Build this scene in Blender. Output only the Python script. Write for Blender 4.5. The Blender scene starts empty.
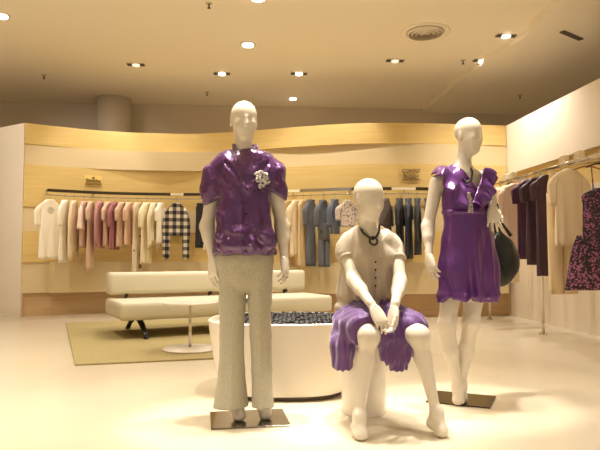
import bpy, math, random
import numpy as np
from mathutils import Vector, Matrix, noise as mnoise

# ------------------------------------------------------------------ camera, world, exposure
scn = bpy.context.scene
COL = scn.collection
random.seed(7)
rng = np.random.default_rng(7)
YAW, PITCH, FPX, EYE = math.radians(4.48), math.radians(2.86), 600.0, 0.95
cam_data = bpy.data.cameras.new('camera')
cam_data.sensor_width = 36.0
cam_data.lens = 36.0 * FPX / 600.0
cam_data.clip_end = 60
cam = bpy.data.objects.new('camera', cam_data)
cam.location = (0, 0, EYE)
cam.rotation_euler = (math.pi / 2 + PITCH, 0, -YAW)
COL.objects.link(cam)
scn.camera = cam
CR = np.array(cam.rotation_euler.to_matrix())
FW = np.array([math.sin(YAW), math.cos(YAW), 0.0])
RT = np.array([math.cos(YAW), -math.sin(YAW), 0.0])
UP = np.array([0, 0, 1.0])

scn.view_settings.view_transform = 'Standard'
scn.view_settings.look = 'None'
scn.view_settings.exposure = 0.12
scn.view_settings.gamma = 1.0
scn.view_settings.use_curve_mapping = False
scn.cycles.use_denoising = True
scn.cycles.max_bounces = 8
scn.cycles.diffuse_bounces = 5
scn.cycles.glossy_bounces = 4
scn.cycles.caustics_reflective = False
scn.cycles.caustics_refractive = False
scn.cycles.sample_clamp_indirect = 4.0

world = bpy.data.worlds.new('world')
world.use_nodes = True
bg = world.node_tree.nodes['Background']
bg.inputs['Color'].default_value = (1.0, 0.90, 0.78, 1)
bg.inputs['Strength'].default_value = 0.36
scn.world = world


def W(px, py, d):
    """World point seen at that pixel of the frame, at distance d measured forward along the floor."""
    v = CR @ np.array([(px - 300) / FPX, (225 - py) / FPX, -1.0])
    return np.array([0, 0, EYE]) + v * (d / float(v @ FW))


def G(px, py, z=0.0):
    v = CR @ np.array([(px - 300) / FPX, (225 - py) / FPX, -1.0])
    return np.array([0, 0, EYE]) + v * ((z - EYE) / v[2])


LAMP = (1.0, 0.92, 0.82)


def spot(name, loc, target, power, size_deg, blend=0.6, radius=0.06, parent=None, color=LAMP):
    l = bpy.data.lights.new(name, 'SPOT')
    l.energy = power
    l.color = color
    l.spot_size = math.radians(size_deg)
    l.spot_blend = blend
    l.shadow_soft_size = radius
    o = bpy.data.objects.new(name, l)
    o.location = loc
    dvec = Vector(target) - Vector(loc)
    o.rotation_euler = dvec.to_track_quat('-Z', 'Y').to_euler()
    COL.objects.link(o)
    return o


# the shop's spotlights plus added, unseen fill spots (all hang at ceiling height; the ones over the display stand above the frame)
CEIL = 4.0
KEY_FILL_SPOTS = [
    # px, depth of lamp,  px/depth of aim,  power, cone
    ((312, 3.72), (255, 3.5), 270, 50),
    ((300, 3.65), (400, 3.3), 200, 54),
    ((420, 3.9), (470, 3.85), 190, 48),
    ((244, 3.55), (244, 3.5), 650, 22),
    ((369, 3.60), (369, 3.55), 600, 22),
    ((466, 3.92), (466, 3.87), 650, 22),
    ((150, 3.3), (165, 3.6), 60, 90),
    ((60, 5.0), (40, 5.2), 120, 110),
    ((180, 6.4), (180, 6.2), 120, 110),
    ((330, 6.8), (330, 6.6), 150, 110),
    ((500, 5.0), (500, 5.0), 60, 110),
    ((-700, 1.5), (-700, 1.5), 600, 95),  # unseen fill far left, added to bounce light onto the ceiling
    ((1500, 1.5), (1500, 1.5), 450, 95),  # unseen fill far right, added for the same bounce
    ((-400, 3.6), (-400, 3.6), 560, 95),  # unseen fill left of the view, added to lift the ceiling
    ((300, -1.2), (300, -1.6), 800, 90),  # unseen fill behind the camera, added for ceiling bounce
    ((-200, 6.4), (0, 9.2), 260, 60),  # unseen spot added to brighten the white return at the left
    ((330, 8.3), (330, 9.6), 130, 70),
    ((92, 8.6), (92, 9.7), 60, 60),
]
for i, ((ax, ad), (bx, bd), pw, cone) in enumerate(KEY_FILL_SPOTS):
    a = W(ax, 255, ad); b = W(bx, 255, bd)
    spot('key_fill_spot', (a[0], a[1], CEIL - 0.03), (b[0], b[1], 0.3 if bd < 9 else 2.4), pw, cone)

# ------------------------------------------------------------------ helpers


def S(r, g, b):
    f = lambda c: (c / 255 / 12.92) if c / 255 <= 0.04045 else ((c / 255 + 0.055) / 1.055) ** 2.4
    return (f(r), f(g), f(b), 1.0)


def tag(o, label=None, cat=None, group=None, kind=None):
    if label: o['label'] = label
    if cat: o['category'] = cat
    if group: o['group'] = group
    if kind: o['kind'] = kind
    return o


def thing(name, label, cat, loc=(0, 0, 0), rz=0.0, group=None):
    o = bpy.data.objects.new(name, None)
    o.empty_display_size = 0.1
    COL.objects.link(o)
    o.location = tuple(float(c) for c in loc)
    o.rotation_euler = (0, 0, rz)
    return tag(o, label, cat, group)


def link(name, me, parent=None, mat=None):
    o = bpy.data.objects.new(name, me)
    COL.objects.link(o)
    if parent is not None: o.parent = parent
    if mat is not None and not me.materials: me.materials.append(mat)
    return o


def mesh(name, verts, faces, mat=None, parent=None, smooth=True, origin=None):
    v = np.asarray(verts, dtype=np.float64)
    if origin is not None: v = v - np.asarray(origin)
    me = bpy.data.meshes.new(name)
    if isinstance(faces, np.ndarray):
        n = faces.shape[1]
        me.vertices.add(len(v)); me.vertices.foreach_set('co', v.astype(np.float32).ravel())
        me.loops.add(faces.size); me.loops.foreach_set('vertex_index', faces.astype(np.int32).ravel())
        me.polygons.add(len(faces))
        me.polygons.foreach_set('loop_start', np.arange(0, faces.size, n, dtype=np.int32))
        me.polygons.foreach_set('loop_total', np.full(len(faces), n, dtype=np.int32))
        me.update(calc_edges=True); me.validate()
    else:
        me.from_pydata([tuple(p) for p in v], [], faces)
        me.update()
    me.polygons.foreach_set('use_smooth', [bool(smooth)] * len(me.polygons))
    return link(name, me, parent, mat)


class MB:
    """collects shapes into one mesh"""
    def __init__(s): s.v = []; s.f = []; s.n = 0

    def add(s, v, f):
        v = np.asarray(v, dtype=float)
        s.v.append(v); s.f += [tuple(i + s.n for i in q) for q in f]; s.n += len(v)
        return s

    def box(s, c, size, rz=0.0, bev=0.0):
        x, y, z = [q / 2 for q in size]
        if bev <= 0:
            p = np.array([(a * x, b * y, e * z) for a in (-1, 1) for b in (-1, 1) for e in (-1, 1)])
            f = [(0, 1, 3, 2), (4, 6, 7, 5), (0, 4, 5, 1), (2, 3, 7, 6), (0, 2, 6, 4), (1, 5, 7, 3)]
        else:
            def ring(zz, ins):
                o = []
                for sx, sy, a0 in ((1, 1, 0), (-1, 1, 90), (-1, -1, 180), (1, -1, 270)):
                    for t in (0, 30, 60, 90):
                        a = math.radians(a0 + t)
                        o.append((sx * (x - bev) + math.cos(a) * (bev - ins), sy * (y - bev) + math.sin(a) * (bev - ins), zz))
                return o
            rs = [ring(-z, bev * .99), ring(-z, bev * .6), ring(-z + bev * .3, bev * .15), ring(-z + bev, 0),
                  ring(z - bev, 0), ring(z - bev * .3, bev * .15), ring(z, bev * .6), ring(z, bev * .99)]
            p = np.array([q for r in rs for q in r]); m = 16
            f = [(i * m + j, i * m + (j + 1) % m, (i + 1) * m + (j + 1) % m, (i + 1) * m + j) for i in range(7) for j in range(m)]
            f += [tuple(range(m))[::-1], tuple(7 * m + j for j in range(m))]
        ca, sa = math.cos(rz), math.sin(rz)
        R = np.array([[ca, -sa, 0], [sa, ca, 0], [0, 0, 1]])
        return s.add(p @ R.T + np.asarray(c), f)

    def tube(s, pts, r, n=10, caps=True, flat=None):
        pts = [np.asarray(p, dtype=float) for p in pts]
        rr = r if hasattr(r, '__len__') else [r] * len(pts)
        vs = []
        up = None
        for i, p in enumerate(pts):
            t = pts[min(i + 1, len(pts) - 1)] - pts[max(i - 1, 0)]
            t = t / (np.linalg.norm(t) + 1e-9)
            if up is None:
                up = np.array([0, 0, 1.0]) if abs(t[2]) < .9 else np.array([1.0, 0, 0])
            a = np.cross(t, up); a /= np.linalg.norm(a) + 1e-9
            b = np.cross(a, t); up = b
            k = flat if flat else 1.0
            for j in range(n):
                q = 2 * math.pi * j / n
                vs.append(p + a * math.cos(q) * rr[i] + b * math.sin(q) * rr[i] * k)
        f = [(i * n + j, i * n + (j + 1) % n, (i + 1) * n + (j + 1) % n, (i + 1) * n + j) for i in range(len(pts) - 1) for j in range(n)]
        if caps: f += [tuple(range(n))[::-1], tuple((len(pts) - 1) * n + j for j in range(n))]
        return s.add(vs, f)

    def lathe(s, c, prof, n=32, sx=1.0, sy=1.0, rz=0.0, closed=True):
        vs = []
        ca, sa = math.cos(rz), math.sin(rz)
        for r, z in prof:
            for j in range(n):
                q = 2 * math.pi * j / n
                x, y = math.cos(q) * r * sx, math.sin(q) * r * sy
                vs.append((c[0] + x * ca - y * sa, c[1] + x * sa + y * ca, c[2] + z))
        m = len(prof)
        f = [(i * n + j, i * n + (j + 1) % n, (i + 1) * n + (j + 1) % n, (i + 1) * n + j) for i in range(m - 1) for j in range(n)]
        if closed: f += [tuple(range(n))[::-1], tuple((m - 1) * n + j for j in range(n))]
        return s.add(vs, f)

    def ball(s, c, r, n=10, m=6):
        r3 = r if hasattr(r, '__len__') else (r, r, r)
        prof = [(math.sin(math.pi * i / m), -math.cos(math.pi * i / m)) for i in range(m + 1)]
        prof[0] = (0.02, -1); prof[-1] = (0.02, 1)
        vs = [(c[0] + a * math.cos(2 * math.pi * j / n) * r3[0], c[1] + a * math.sin(2 * math.pi * j / n) * r3[1], c[2] + z * r3[2]) for a, z in prof for j in range(n)]
        f = [(i * n + j, i * n + (j + 1) % n, (i + 1) * n + (j + 1) % n, (i + 1) * n + j) for i in range(m) for j in range(n)]
        f += [tuple(range(n))[::-1], tuple(m * n + j for j in range(n))]
        return s.add(vs, f)

    def build(s, name, mat, parent=None, smooth=False, origin=None, angle=None):
        o = mesh(name, np.concatenate(s.v), s.f, mat, parent, smooth, origin)
        if angle: shade_angle(o, angle)
        return o


def shade_angle(o, deg):
    me = o.data
    me.polygons.foreach_set('use_smooth', [True] * len(me.polygons))
    import bmesh
    bm = bmesh.new(); bm.from_mesh(me)
    lim = math.radians(deg)
    for e in bm.edges:
        e.smooth = not (len(e.link_faces) == 2 and e.calc_face_angle(0) > lim)
    bm.to_mesh(me); bm.free()


# ------------------------------------------------------------------ materials
def mat(name, base, rough=0.6, metal=0.0, coat=0.0, spec=None, sheen=0.0, noise=None, bump=None, extra=None, aniso=0):
    m = bpy.data.materials.new(name); m.use_nodes = True
    nt = m.node_tree; b = nt.nodes['Principled BSDF']
    b.inputs['Base Color'].default_value = base
    b.inputs['Roughness'].default_value = rough
    b.inputs['Metallic'].default_value = metal
    b.inputs['Coat Weight'].default_value = coat
    b.inputs['Coat Roughness'].default_value = 0.15
    if spec is not None: b.inputs['Specular IOR Level'].default_value = spec
    if sheen: b.inputs['Sheen Weight'].default_value = sheen
    tc = nt.nodes.new('ShaderNodeTexCoord')
    if noise:   # (scale, second colour, contrast, stretch)
        sc, c2, lo, hi, st = noise
        mp = nt.nodes.new('ShaderNodeMapping'); mp.inputs['Scale'].default_value = st
        nz = nt.nodes.new('ShaderNodeTexNoise'); nz.inputs['Scale'].default_value = sc; nz.inputs['Detail'].default_value = 4
        rp = nt.nodes.new('ShaderNodeMapRange'); rp.inputs['From Min'].default_value = lo; rp.inputs['From Max'].default_value = hi
        mx = nt.nodes.new('ShaderNodeMix'); mx.data_type = 'RGBA'
        mx.inputs[6].default_value = base; mx.inputs[7].default_value = c2
        nt.links.new(tc.outputs['Object'], mp.inputs['Vector']); nt.links.new(mp.outputs[0], nz.inputs['Vector'])
        nt.links.new(nz.outputs['Fac'], rp.inputs['Value']); nt.links.new(rp.outputs[0], mx.inputs[0])
        nt.links.new(mx.outputs[2], b.inputs['Base Color'])
    if bump:    # (scale, strength, distance, stretch)
        sc, st, ds, sv = bump
        mp = nt.nodes.new('ShaderNodeMapping'); mp.inputs['Scale'].default_value = sv
        nz = nt.nodes.new('ShaderNodeTexNoise'); nz.inputs['Scale'].default_value = sc; nz.inputs['Detail'].default_value = 3
        bp = nt.nodes.new('ShaderNodeBump'); bp.inputs['Strength'].default_value = st; bp.inputs['Distance'].default_value = ds
        nt.links.new(tc.outputs['Object'], mp.inputs['Vector']); nt.links.new(mp.outputs[0], nz.inputs['Vector'])
        nt.links.new(nz.outputs['Fac'], bp.inputs['Height']); nt.links.new(bp.outputs[0], b.inputs['Normal'])
    if extra: extra(m, nt, b, tc)
    return m


def emis(name, color, strength):
    m = bpy.data.materials.new(name); m.use_nodes = True
    b = m.node_tree.nodes['Principled BSDF']
    b.inputs['Base Color'].default_value = (0.8, 0.8, 0.8, 1)
    b.inputs['Emission Color'].default_value = color
    b.inputs['Emission Strength'].default_value = strength
    return m


def floor_nodes(m, nt, b, tc):
    mp = nt.nodes.new('ShaderNodeMapping'); mp.inputs['Rotation'].default_value = (0, 0, 0.0)
    br = nt.nodes.new('ShaderNodeTexBrick')
    br.offset = 0.0; br.squash = 1.0
    br.inputs['Scale'].default_value = 1.0
    br.inputs['Brick Width'].default_value = 0.8; br.inputs['Row Height'].default_value = 0.8
    br.inputs['Mortar Size'].default_value = 0.0022; br.inputs['Mortar Smooth'].default_value = 0.3
    br.inputs['Color1'].default_value = S(205, 194, 170); br.inputs['Color2'].default_value = S(208, 197, 173)
    br.inputs['Mortar'].default_value = S(204, 191, 170)
    nz = nt.nodes.new('ShaderNodeTexNoise'); nz.inputs['Scale'].default_value = 2.2; nz.inputs['Detail'].default_value = 5
    mx = nt.nodes.new('ShaderNodeMix'); mx.data_type = 'RGBA'; mx.blend_type = 'MULTIPLY'
    mx.inputs[7].default_value = (0.95, 0.92, 0.88, 1)
    nt.links.new(tc.outputs['Object'], mp.inputs[0]); nt.links.new(mp.outputs[0], br.inputs['Vector'])
    nt.links.new(tc.outputs['Object'], nz.inputs['Vector'])
    nt.links.new(nz.outputs['Fac'], mx.inputs[0]); nt.links.new(br.outputs['Color'], mx.inputs[6])
    nt.links.new(mx.outputs[2], b.inputs['Base Color'])


def check_nodes(m, nt, b, tc):
    sp = nt.nodes.new('ShaderNodeSeparateXYZ'); nt.links.new(tc.outputs['Object'], sp.inputs[0])
    res = []
    for ax in (0, 2):
        a = nt.nodes.new('ShaderNodeMath'); a.operation = 'MULTIPLY'; a.inputs[1].default_value = 8.6
        f = nt.nodes.new('ShaderNodeMath'); f.operation = 'FRACT'
        g = nt.nodes.new('ShaderNodeMath'); g.operation = 'GREATER_THAN'; g.inputs[1].default_value = 0.5
        nt.links.new(sp.outputs[ax], a.inputs[0]); nt.links.new(a.outputs[0], f.inputs[0]); nt.links.new(f.outputs[0], g.inputs[0])
        res.append(g)
    ad = nt.nodes.new('ShaderNodeMath'); ad.operation = 'ADD'
    nt.links.new(res[0].outputs[0], ad.inputs[0]); nt.links.new(res[1].outputs[0], ad.inputs[1])
    rp = nt.nodes.new('ShaderNodeValToRGB'); rp.color_ramp.interpolation = 'CONSTANT'
    e = rp.color_ramp.elements
    e[0].position = 0; e[0].color = S(225, 214, 192)
    e[1].position = 0.3; e[1].color = S(120, 112, 105)
    n = e.new(0.8); n.color = S(26, 26, 32)
    dv = nt.nodes.new('ShaderNodeMath'); dv.operation = 'MULTIPLY'; dv.inputs[1].default_value = 0.5
    nt.links.new(ad.outputs[0], dv.inputs[0]); nt.links.new(dv.outputs[0], rp.inputs[0])
    nt.links.new(rp.outputs[0], b.inputs['Base Color'])


def print_nodes(c1, c2, scale, thr, soft=0.03):
    def go(m, nt, b, tc):
        vz = nt.nodes.new('ShaderNodeTexVoronoi'); vz.inputs['Scale'].default_value = scale
        nz = nt.nodes.new('ShaderNodeTexNoise'); nz.inputs['Scale'].default_value = scale * 0.35; nz.inputs['Detail'].default_value = 3
        ad = nt.nodes.new('ShaderNodeMath'); ad.operation = 'ADD'
        rp = nt.nodes.new('ShaderNodeValToRGB')
        e = rp.color_ramp.elements
        e[0].position = thr - soft; e[0].color = c2
        e[1].position = thr + soft; e[1].color = c1
        nt.links.new(tc.outputs['Object'], vz.inputs['Vector']); nt.links.new(tc.outputs['Object'], nz.inputs['Vector'])
        nt.links.new(vz.outputs['Distance'], ad.inputs[0]); nt.links.new(nz.outputs['Fac'], ad.inputs[1])
        nt.links.new(ad.outputs[0], rp.inputs[0]); nt.links.new(rp.outputs[0], b.inputs['Base Color'])
    return go


M = {}
M['floor'] = mat('floor_tile', S(224, 207, 180), 0.22, spec=0.5, extra=floor_nodes)
M['ceiling'] = mat('ceiling_paint', S(246, 236, 216), 0.9)
M['far_wall'] = mat('grey_brown_wall', S(222, 210, 192), 0.9)
M['wood'] = mat('light_oak_veneer', S(220, 192, 126), 0.45, noise=(3.0, S(212, 182, 112), 0.3, 0.7, (0.6, 0.6, 9)))
M['cream_panel'] = mat('cream_lacquer', S(216, 196, 154), 0.4)
M['white_panel'] = mat('warm_white_panel', S(234, 222, 204), 0.55)
M['plinth'] = mat('plinth_wood', S(196, 164, 124), 0.5, noise=(3.0, S(186, 154, 112), 0.3, 0.7, (0.6, 0.6, 9)))
M['manq'] = mat('mannequin_gloss_white', S(216, 206, 188), 0.32, coat=0.4)
M['satin'] = mat('purple_satin', S(84, 38, 98), 0.28, metal=0.3, coat=0.8, bump=(13, 1.0, 0.03, (1, 1, 0.7)))
M['satin_dress'] = mat('violet_satin', S(98, 50, 122), 0.28, metal=0.35, coat=0.4, bump=(9, 0.5, 0.02, (1.4, 1.4, 0.35)))
M['chiffon'] = mat('purple_chiffon', S(90, 48, 116), 0.6, sheen=0.4, bump=(40, 0.4, 0.01, (2.2, 2.2, 0.25)))
M['linen'] = mat('beige_linen', S(176, 170, 148), 0.85, sheen=0.2, noise=(160, S(164, 156, 134), 0.35, 0.65, (1, 1, 0.4)), bump=(6, 0.35, 0.03, (1.5, 1.5, 0.5)))
M['blouse'] = mat('oatmeal_knit', S(180, 166, 144), 0.8, sheen=0.2, bump=(14, 0.35, 0.015, (1.6, 1.6, 0.5)))
M['black'] = mat('black_leather', S(24, 24, 22), 0.32, bump=(25, 0.3, 0.01, (1, 1, 1)))
M['bead'] = mat('black_bead', S(30, 26, 24), 0.2)
M['silver'] = mat('silver', S(215, 212, 205), 0.25, metal=0.9)
M['petal'] = mat('silver_petal', S(206, 198, 190), 0.4, metal=0.3)
M['chrome'] = mat('chrome', S(215, 208, 195), 0.18, metal=1.0)
M['steel_plate'] = mat('polished_steel_plate', S(150, 140, 125), 0.12, metal=1.0)
M['dark_reflect_plate'] = mat('plate_dark_reflection', S(74, 66, 58), 0.18, metal=0.9)  # steel coloured dark for the dark surroundings it mirrors
M['dark_reflect_rail'] = mat('rail_dark_reflection', S(92, 82, 66), 0.3, metal=0.9)  # dark reflections of the chrome rail put into the colour
M['white_gloss'] = mat('white_gloss', S(236, 228, 214), 0.3, coat=0.3)
M['pebble'] = mat('black_pebble', S(40, 38, 40), 0.55)
M['sofa'] = mat('cream_leather', S(206, 198, 172), 0.5, bump=(10, 0.12, 0.02, (1, 1, 1)))
M['dark_metal'] = mat('dark_metal', S(52, 50, 46), 0.35, metal=0.7)
M['rug'] = mat('olive_rug', S(172, 156, 108), 0.95, noise=(60, S(152, 136, 86), 0.3, 0.7, (1, 1, 1)), bump=(220, 0.5, 0.01, (1, 1, 1)))
M['hanger_wood'] = mat('hanger_wood', S(150, 98, 52), 0.4)
M['lamp_glow'] = emis('lamp_glow', (1, 0.9, 0.72, 1), 9)
M['lamp_dim'] = emis('lamp_dim', (1, 0.85, 0.62, 1), 0.9)
M['lamp_ring'] = mat('lamp_ring', S(210, 195, 170), 0.4, metal=0.4)
M['lamp_gimbal'] = mat('lamp_gimbal', S(84, 72, 58), 0.6)
M['sign_dark'] = mat('sign_dark', S(110, 86, 46), 0.5)
M['sign_pale'] = emis('sign_pale', (1, 0.9, 0.6, 1), 1.1)
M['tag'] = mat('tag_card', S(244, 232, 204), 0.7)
M['lens'] = mat('lamp_frame_dark', S(60, 52, 44), 0.5)


def cloth(name, rgb, rough=0.85, metal=0.0, extra=None):
    return mat(name, S(*rgb), rough, metal, sheen=0.15, bump=(9, 0.35, 0.02, (1.5, 1.5, 0.4)), extra=extra)

# ------------------------------------------------------------------ the room
WALL_TOP = 3.0
tbl_px = [22, 60, 100, 150, 200, 250, 300, 350, 400, 450, 512]
tbl_d = [9.25, 9.55, 9.84, 10.04, 10.08, 9.84, 9.53, 9.30, 9.25, 9.32, 9.46]


def catmull(px, xs, ys):
    t = np.array(ys, float); x = np.array(xs, float)
    m = np.gradient(t, x)
    i = int(np.clip(np.searchsorted(x, px) - 1, 0, len(x) - 2))
    h = x[i + 1] - x[i]; u = (px - x[i]) / h
    return (2*u**3 - 3*u**2 + 1)*t[i] + (u**3 - 2*u**2 + u)*h*m[i] + (-2*u**3 + 3*u**2)*t[i+1] + (u**3 - u**2)*h*m[i+1]


def wall_pt(px, off=0.0, z=0.0):
    """a point on the wavy rear wall; off = metres towards the room"""
    p = W(px, 255, catmull(px, tbl_px, tbl_d) - off)
    return np.array([p[0], p[1], z])


CORNER_X = float(wall_pt(510)[0])


def wavy_band(name, z0, z1, offf, material, px0=22, px1=508, thick=0.12, n=90):
    xs = np.linspace(px0, px1, n)
    fr = np.array([wall_pt(x, offf(x)) for x in xs]); bk = np.array([wall_pt(x, -thick) for x in xs])
    v = []
    for a, b in zip(fr, bk):
        v += [(a[0], a[1], z0), (a[0], a[1], z1), (b[0], b[1], z1), (b[0], b[1], z0)]
    f = []
    for i in range(n - 1):
        for j in range(4):
            f.append((i*4 + j, (i+1)*4 + j, (i+1)*4 + (j+1) % 4, i*4 + (j+1) % 4))
    f += [(0, 1, 2, 3), ((n-1)*4 + 3, (n-1)*4 + 2, (n-1)*4 + 1, (n-1)*4)]
    o = mesh(name, v, f, material, None, False)
    shade_angle(o, 30)
    tag(o, kind='structure')
    return o


wob_x = [22, 100, 170, 240, 310, 380, 430, 512]
wob = lambda px: float(catmull(px, wob_x, [0.0, 0.03, 0.09, 0.0, -0.08, -0.03, 0.015, 0.0]))
zero = lambda px: 0.02
bands = [(0.0, 0.36, lambda x: -0.03, 'plinth'), (0.36, 0.84, lambda x: (0.0 if x < 52 else 0.16), 'cream_panel'),
         (0.84, 1.32, zero, 'wood'), (1.32, 1.70, lambda x: 0.5 * wob(x), 'cream_panel'), (1.70, 2.36, zero, 'wood'),
         (2.36, 2.68, wob, 'cream_panel'), (2.68, WALL_TOP, zero, 'wood')]
for i, (a, b, f, mm) in enumerate(bands):
    wavy_band('wall_rear' if i == 0 else f'trim_{i}', a, b, f, M[mm])

# floor, ceiling and the shell behind the display wall
MB().box((0.5, 5.2, -0.06), (16, 16.4, 0.12)).build('floor', M['floor'])['kind'] = 'structure'
MB().box((0.5, 5.2, CEIL + 0.1), (16, 16.4, 0.2)).build('ceiling', M['ceiling'])['kind'] = 'structure'
MB().box((0.5, 12.3, CEIL / 2), (16, 0.2, CEIL)).build('wall_far', M['far_wall'])['kind'] = 'structure'
MB().box((8.4, 5.2, CEIL / 2), (0.2, 16.4, CEIL)).build('wall_outer', M['far_wall'])['kind'] = 'structure'
MB().box((-7.4, 5.2, CEIL / 2), (0.2, 16.4, CEIL)).build('wall_west', M['far_wall'])['kind'] = 'structure'
c = W(112, 255, 11.6)
MB().lathe((c[0], c[1], 0), [(0.32, 0), (0.32, CEIL)], 40).build('trim_column', M['far_wall'], smooth=True)['kind'] = 'structure'

# white return at the left end of the wavy wall
a = wall_pt(22); e = np.array([a[0] - 2.6, a[1] + 1.9, 0])
v = [(a[0], a[1] - .02, 0), (e[0], e[1], 0), (e[0], e[1], WALL_TOP), (a[0], a[1] - .02, WALL_TOP),
     (a[0] + .01, a[1] + .1, 0), (e[0] + .1, e[1] + .12, 0), (e[0] + .1, e[1] + .12, WALL_TOP), (a[0] + .01, a[1] + .1, WALL_TOP)]
mesh('wall_left', v, [(0, 1, 2, 3), (4, 7, 6, 5), (0, 4, 5, 1), (3, 2, 6, 7), (0, 3, 7, 4), (1, 5, 6, 2)], M['white_panel'], smooth=False)['kind'] = 'structure'

# right wall: low cream panelled wall, an oak strip and the deep white fascia box over it
RX = CORNER_X
mb = MB()
y = wall_pt(508)[1] + 0.0
k = 0
while y > 3.2:
    w_ = min(0.62, y - 3.2) - 0.006
    mb.box((RX + 0.06, y - w_ / 2, 0.9), (0.12, w_, 1.8)); y -= 0.62
mb.build('wall_right', M['white_panel'])['kind'] = 'structure'
MB().box((RX + 0.08, (3.2 + 9.6) / 2, 1.3), (0.10, 6.4, 2.6)).build('trim_8', M['wood'])['kind'] = 'structure'
MB().box((RX + 0.12, (3.2 + 9.44) / 2, 2.61), (0.30, 6.24, 0.78)).build('trim_9', M['white_panel'])['kind'] = 'structure'

# lower ceiling field at the right with a curved edge
edge = [(452, 84), (468, 70), (484, 58), (500, 47), (516, 38), (528, 29), (533, 18), (545, 8), (560, -4), (580, -24), (610, -60)]
pts = []
for i in range(len(edge) - 1):
    for t in np.linspace(0, 1, 6, endpoint=False):
        p = np.array(edge[i]) * (1 - t) + np.array(edge[i + 1]) * t
        pts.append(G(p[0], p[1], CEIL))
pts = [np.array([pts[0][0], 12.2, CEIL])] + pts
v = []; f = []
out = 8.3
for p in pts:
    v += [(p[0], p[1], CEIL), (p[0], p[1], CEIL - 0.07), (max(out, p[0] + .1), p[1], CEIL - 0.07), (max(out, p[0] + .1), p[1], CEIL)]
for i in range(len(pts) - 1):
    for j in range(3):
        f.append((i*4 + j, i*4 + j + 1, (i+1)*4 + j + 1, (i+1)*4 + j))
f += [(0, 3, 2, 1), tuple((len(pts)-1)*4 + j for j in range(4))]
mesh('ceiling_bulkhead', v, f, M['ceiling'], smooth=False)['kind'] = 'structure'


# ------------------------------------------------------------------ ceiling fittings
def downlight(px, py, label, bright=True, r=0.075, power=0, square=False):
    c = G(px, py, CEIL)
    t = thing('downlight', label, 'ceiling light', (c[0], c[1], CEIL), 0, 'recessed ceiling downlights')
    if square:
        MB().box((0, 0, -0.006), (0.27, 0.12, 0.012)).build('frame', M['lamp_ring'], t)
        for sx in (-1, 1): MB().box((sx * 0.1, 0, -0.016), (0.07, 0.09, 0.014)).build('lamp_gimbal', M['lamp_gimbal'], t)
        MB().lathe((0, 0, -0.03), [(0.058, 0), (0.058, 0.02)], 24).build('lamp', M['lamp_dim' if not bright else 'lamp_glow'], t)
    else:
        MB().lathe((0, 0, -0.014), [(r * 1.05, 0), (r * 1.3, 0.002), (r * 1.35, 0.013)], 28).build('frame', M['lamp_ring'], t)
        MB().lathe((0, 0, -0.03), [(r * .9, 0), (r, 0.018)], 24).build('lamp', M['lamp_glow'], t)
    if power:
        l = spot('downlight_beam', (0, 0, -0.05), (0, 0, -1), power, 120, 0.8, 0.045)
        l.parent = t
    return t


downlight(248, 44, 'round bright ceiling light, nearest one above the trousered mannequin', True, 0.085, 120)
downlight(222, 73, 'small twin-gimbal ceiling light just left of the left mannequin head', True, square=True, power=120)
downlight(299, 73, 'twin-gimbal ceiling light between the two left mannequins', True, square=True, power=120)
downlight(136, 64, 'dim unlit-looking twin-gimbal ceiling light furthest left but one', False, square=True, power=90)
downlight(395, 60, 'dim twin-gimbal ceiling light below the round air vent', False, square=True, power=120)
downlight(506, 35, 'bright ceiling light nearest the right edge', True, square=True, power=250)
downlight(482, 60, 'bright ceiling light above the head of the mannequin in the dress', True, square=True, power=260)
downlight(293, 98, 'small bright ceiling light lowest in view, beyond the wooden wall', True, 0.07, 110)
downlight(1, 15, 'bright ceiling light cut by the left edge of the view', True, 0.085, 120)
downlight(258, -3, 'ceiling light at the very top edge of the view', True, 0.085, 120)

c = G(425, 32, CEIL)
t = thing('air_vent', 'round ceiling air vent with concentric rings', 'vent', (c[0], c[1], CEIL))
MB().lathe((0, 0, -0.03), [(0.255, 0.028), (0.30, 0.012), (0.33, 0.014), (0.335, 0.03)], 48).build('rim', M['ceiling'], t, True)
for k, rr in enumerate((0.05, 0.11, 0.17, 0.225)):
    MB().lathe((0, 0, -0.05 + k * 0.004), [(rr, 0.0), (rr + 0.03, 0.022), (rr + 0.033, 0.024), (rr + 0.004, 0.0)], 40, closed=False).build('ring', M['ceiling'], t, True)
MB().lathe((0, 0, -0.012), [(0.25, 0), (0.25, 0.01)], 40).build('duct', M['lamp_ring'], t)

for px, py, lb in ((209, 3, 'ceiling sprinkler at the top edge left of centre'), (463, 60, 'ceiling sprinkler between the vent and the right lights'),
                   (44, 75, 'ceiling sprinkler far left'), (207, 92, 'ceiling sprinkler above the left end of the wooden wall'), (520, 95, 'ceiling sprinkler near the top of the right fascia')):
    c = G(px, py, CEIL if px < 500 else CEIL - .07)
    t = thing('sprinkler', lb, 'sprinkler', c, 0, 'ceiling sprinklers')
    MB().lathe((0, 0, -0.012), [(0.035, 0), (0.045, 0.012)], 20).build('plate', M['lamp_ring'], t)
    MB().lathe((0, 0, -0.07), [(0.004, 0), (0.022, 0.004), (0.022, 0.008), (0.009, 0.012), (0.009, 0.06)], 14).build('head', M['dark_metal'], t)
p0 = G(562, 31, CEIL - .07); p1 = G(581, 39, CEIL - .07)
dv = p1 - p0
t = thing('slot_diffuser', 'short dark slot set in the ceiling at the upper right', 'vent', (p0 + p1) / 2, math.atan2(dv[1], dv[0]))
MB().box((0, 0, -0.008), (np.linalg.norm(dv), 0.07, 0.016)).build('frame', M['lamp_gimbal'], t)
MB().box((0, 0, -0.018), (np.linalg.norm(dv) - .04, 0.012, 0.006)).build('blade', M['lens'], t)


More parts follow.
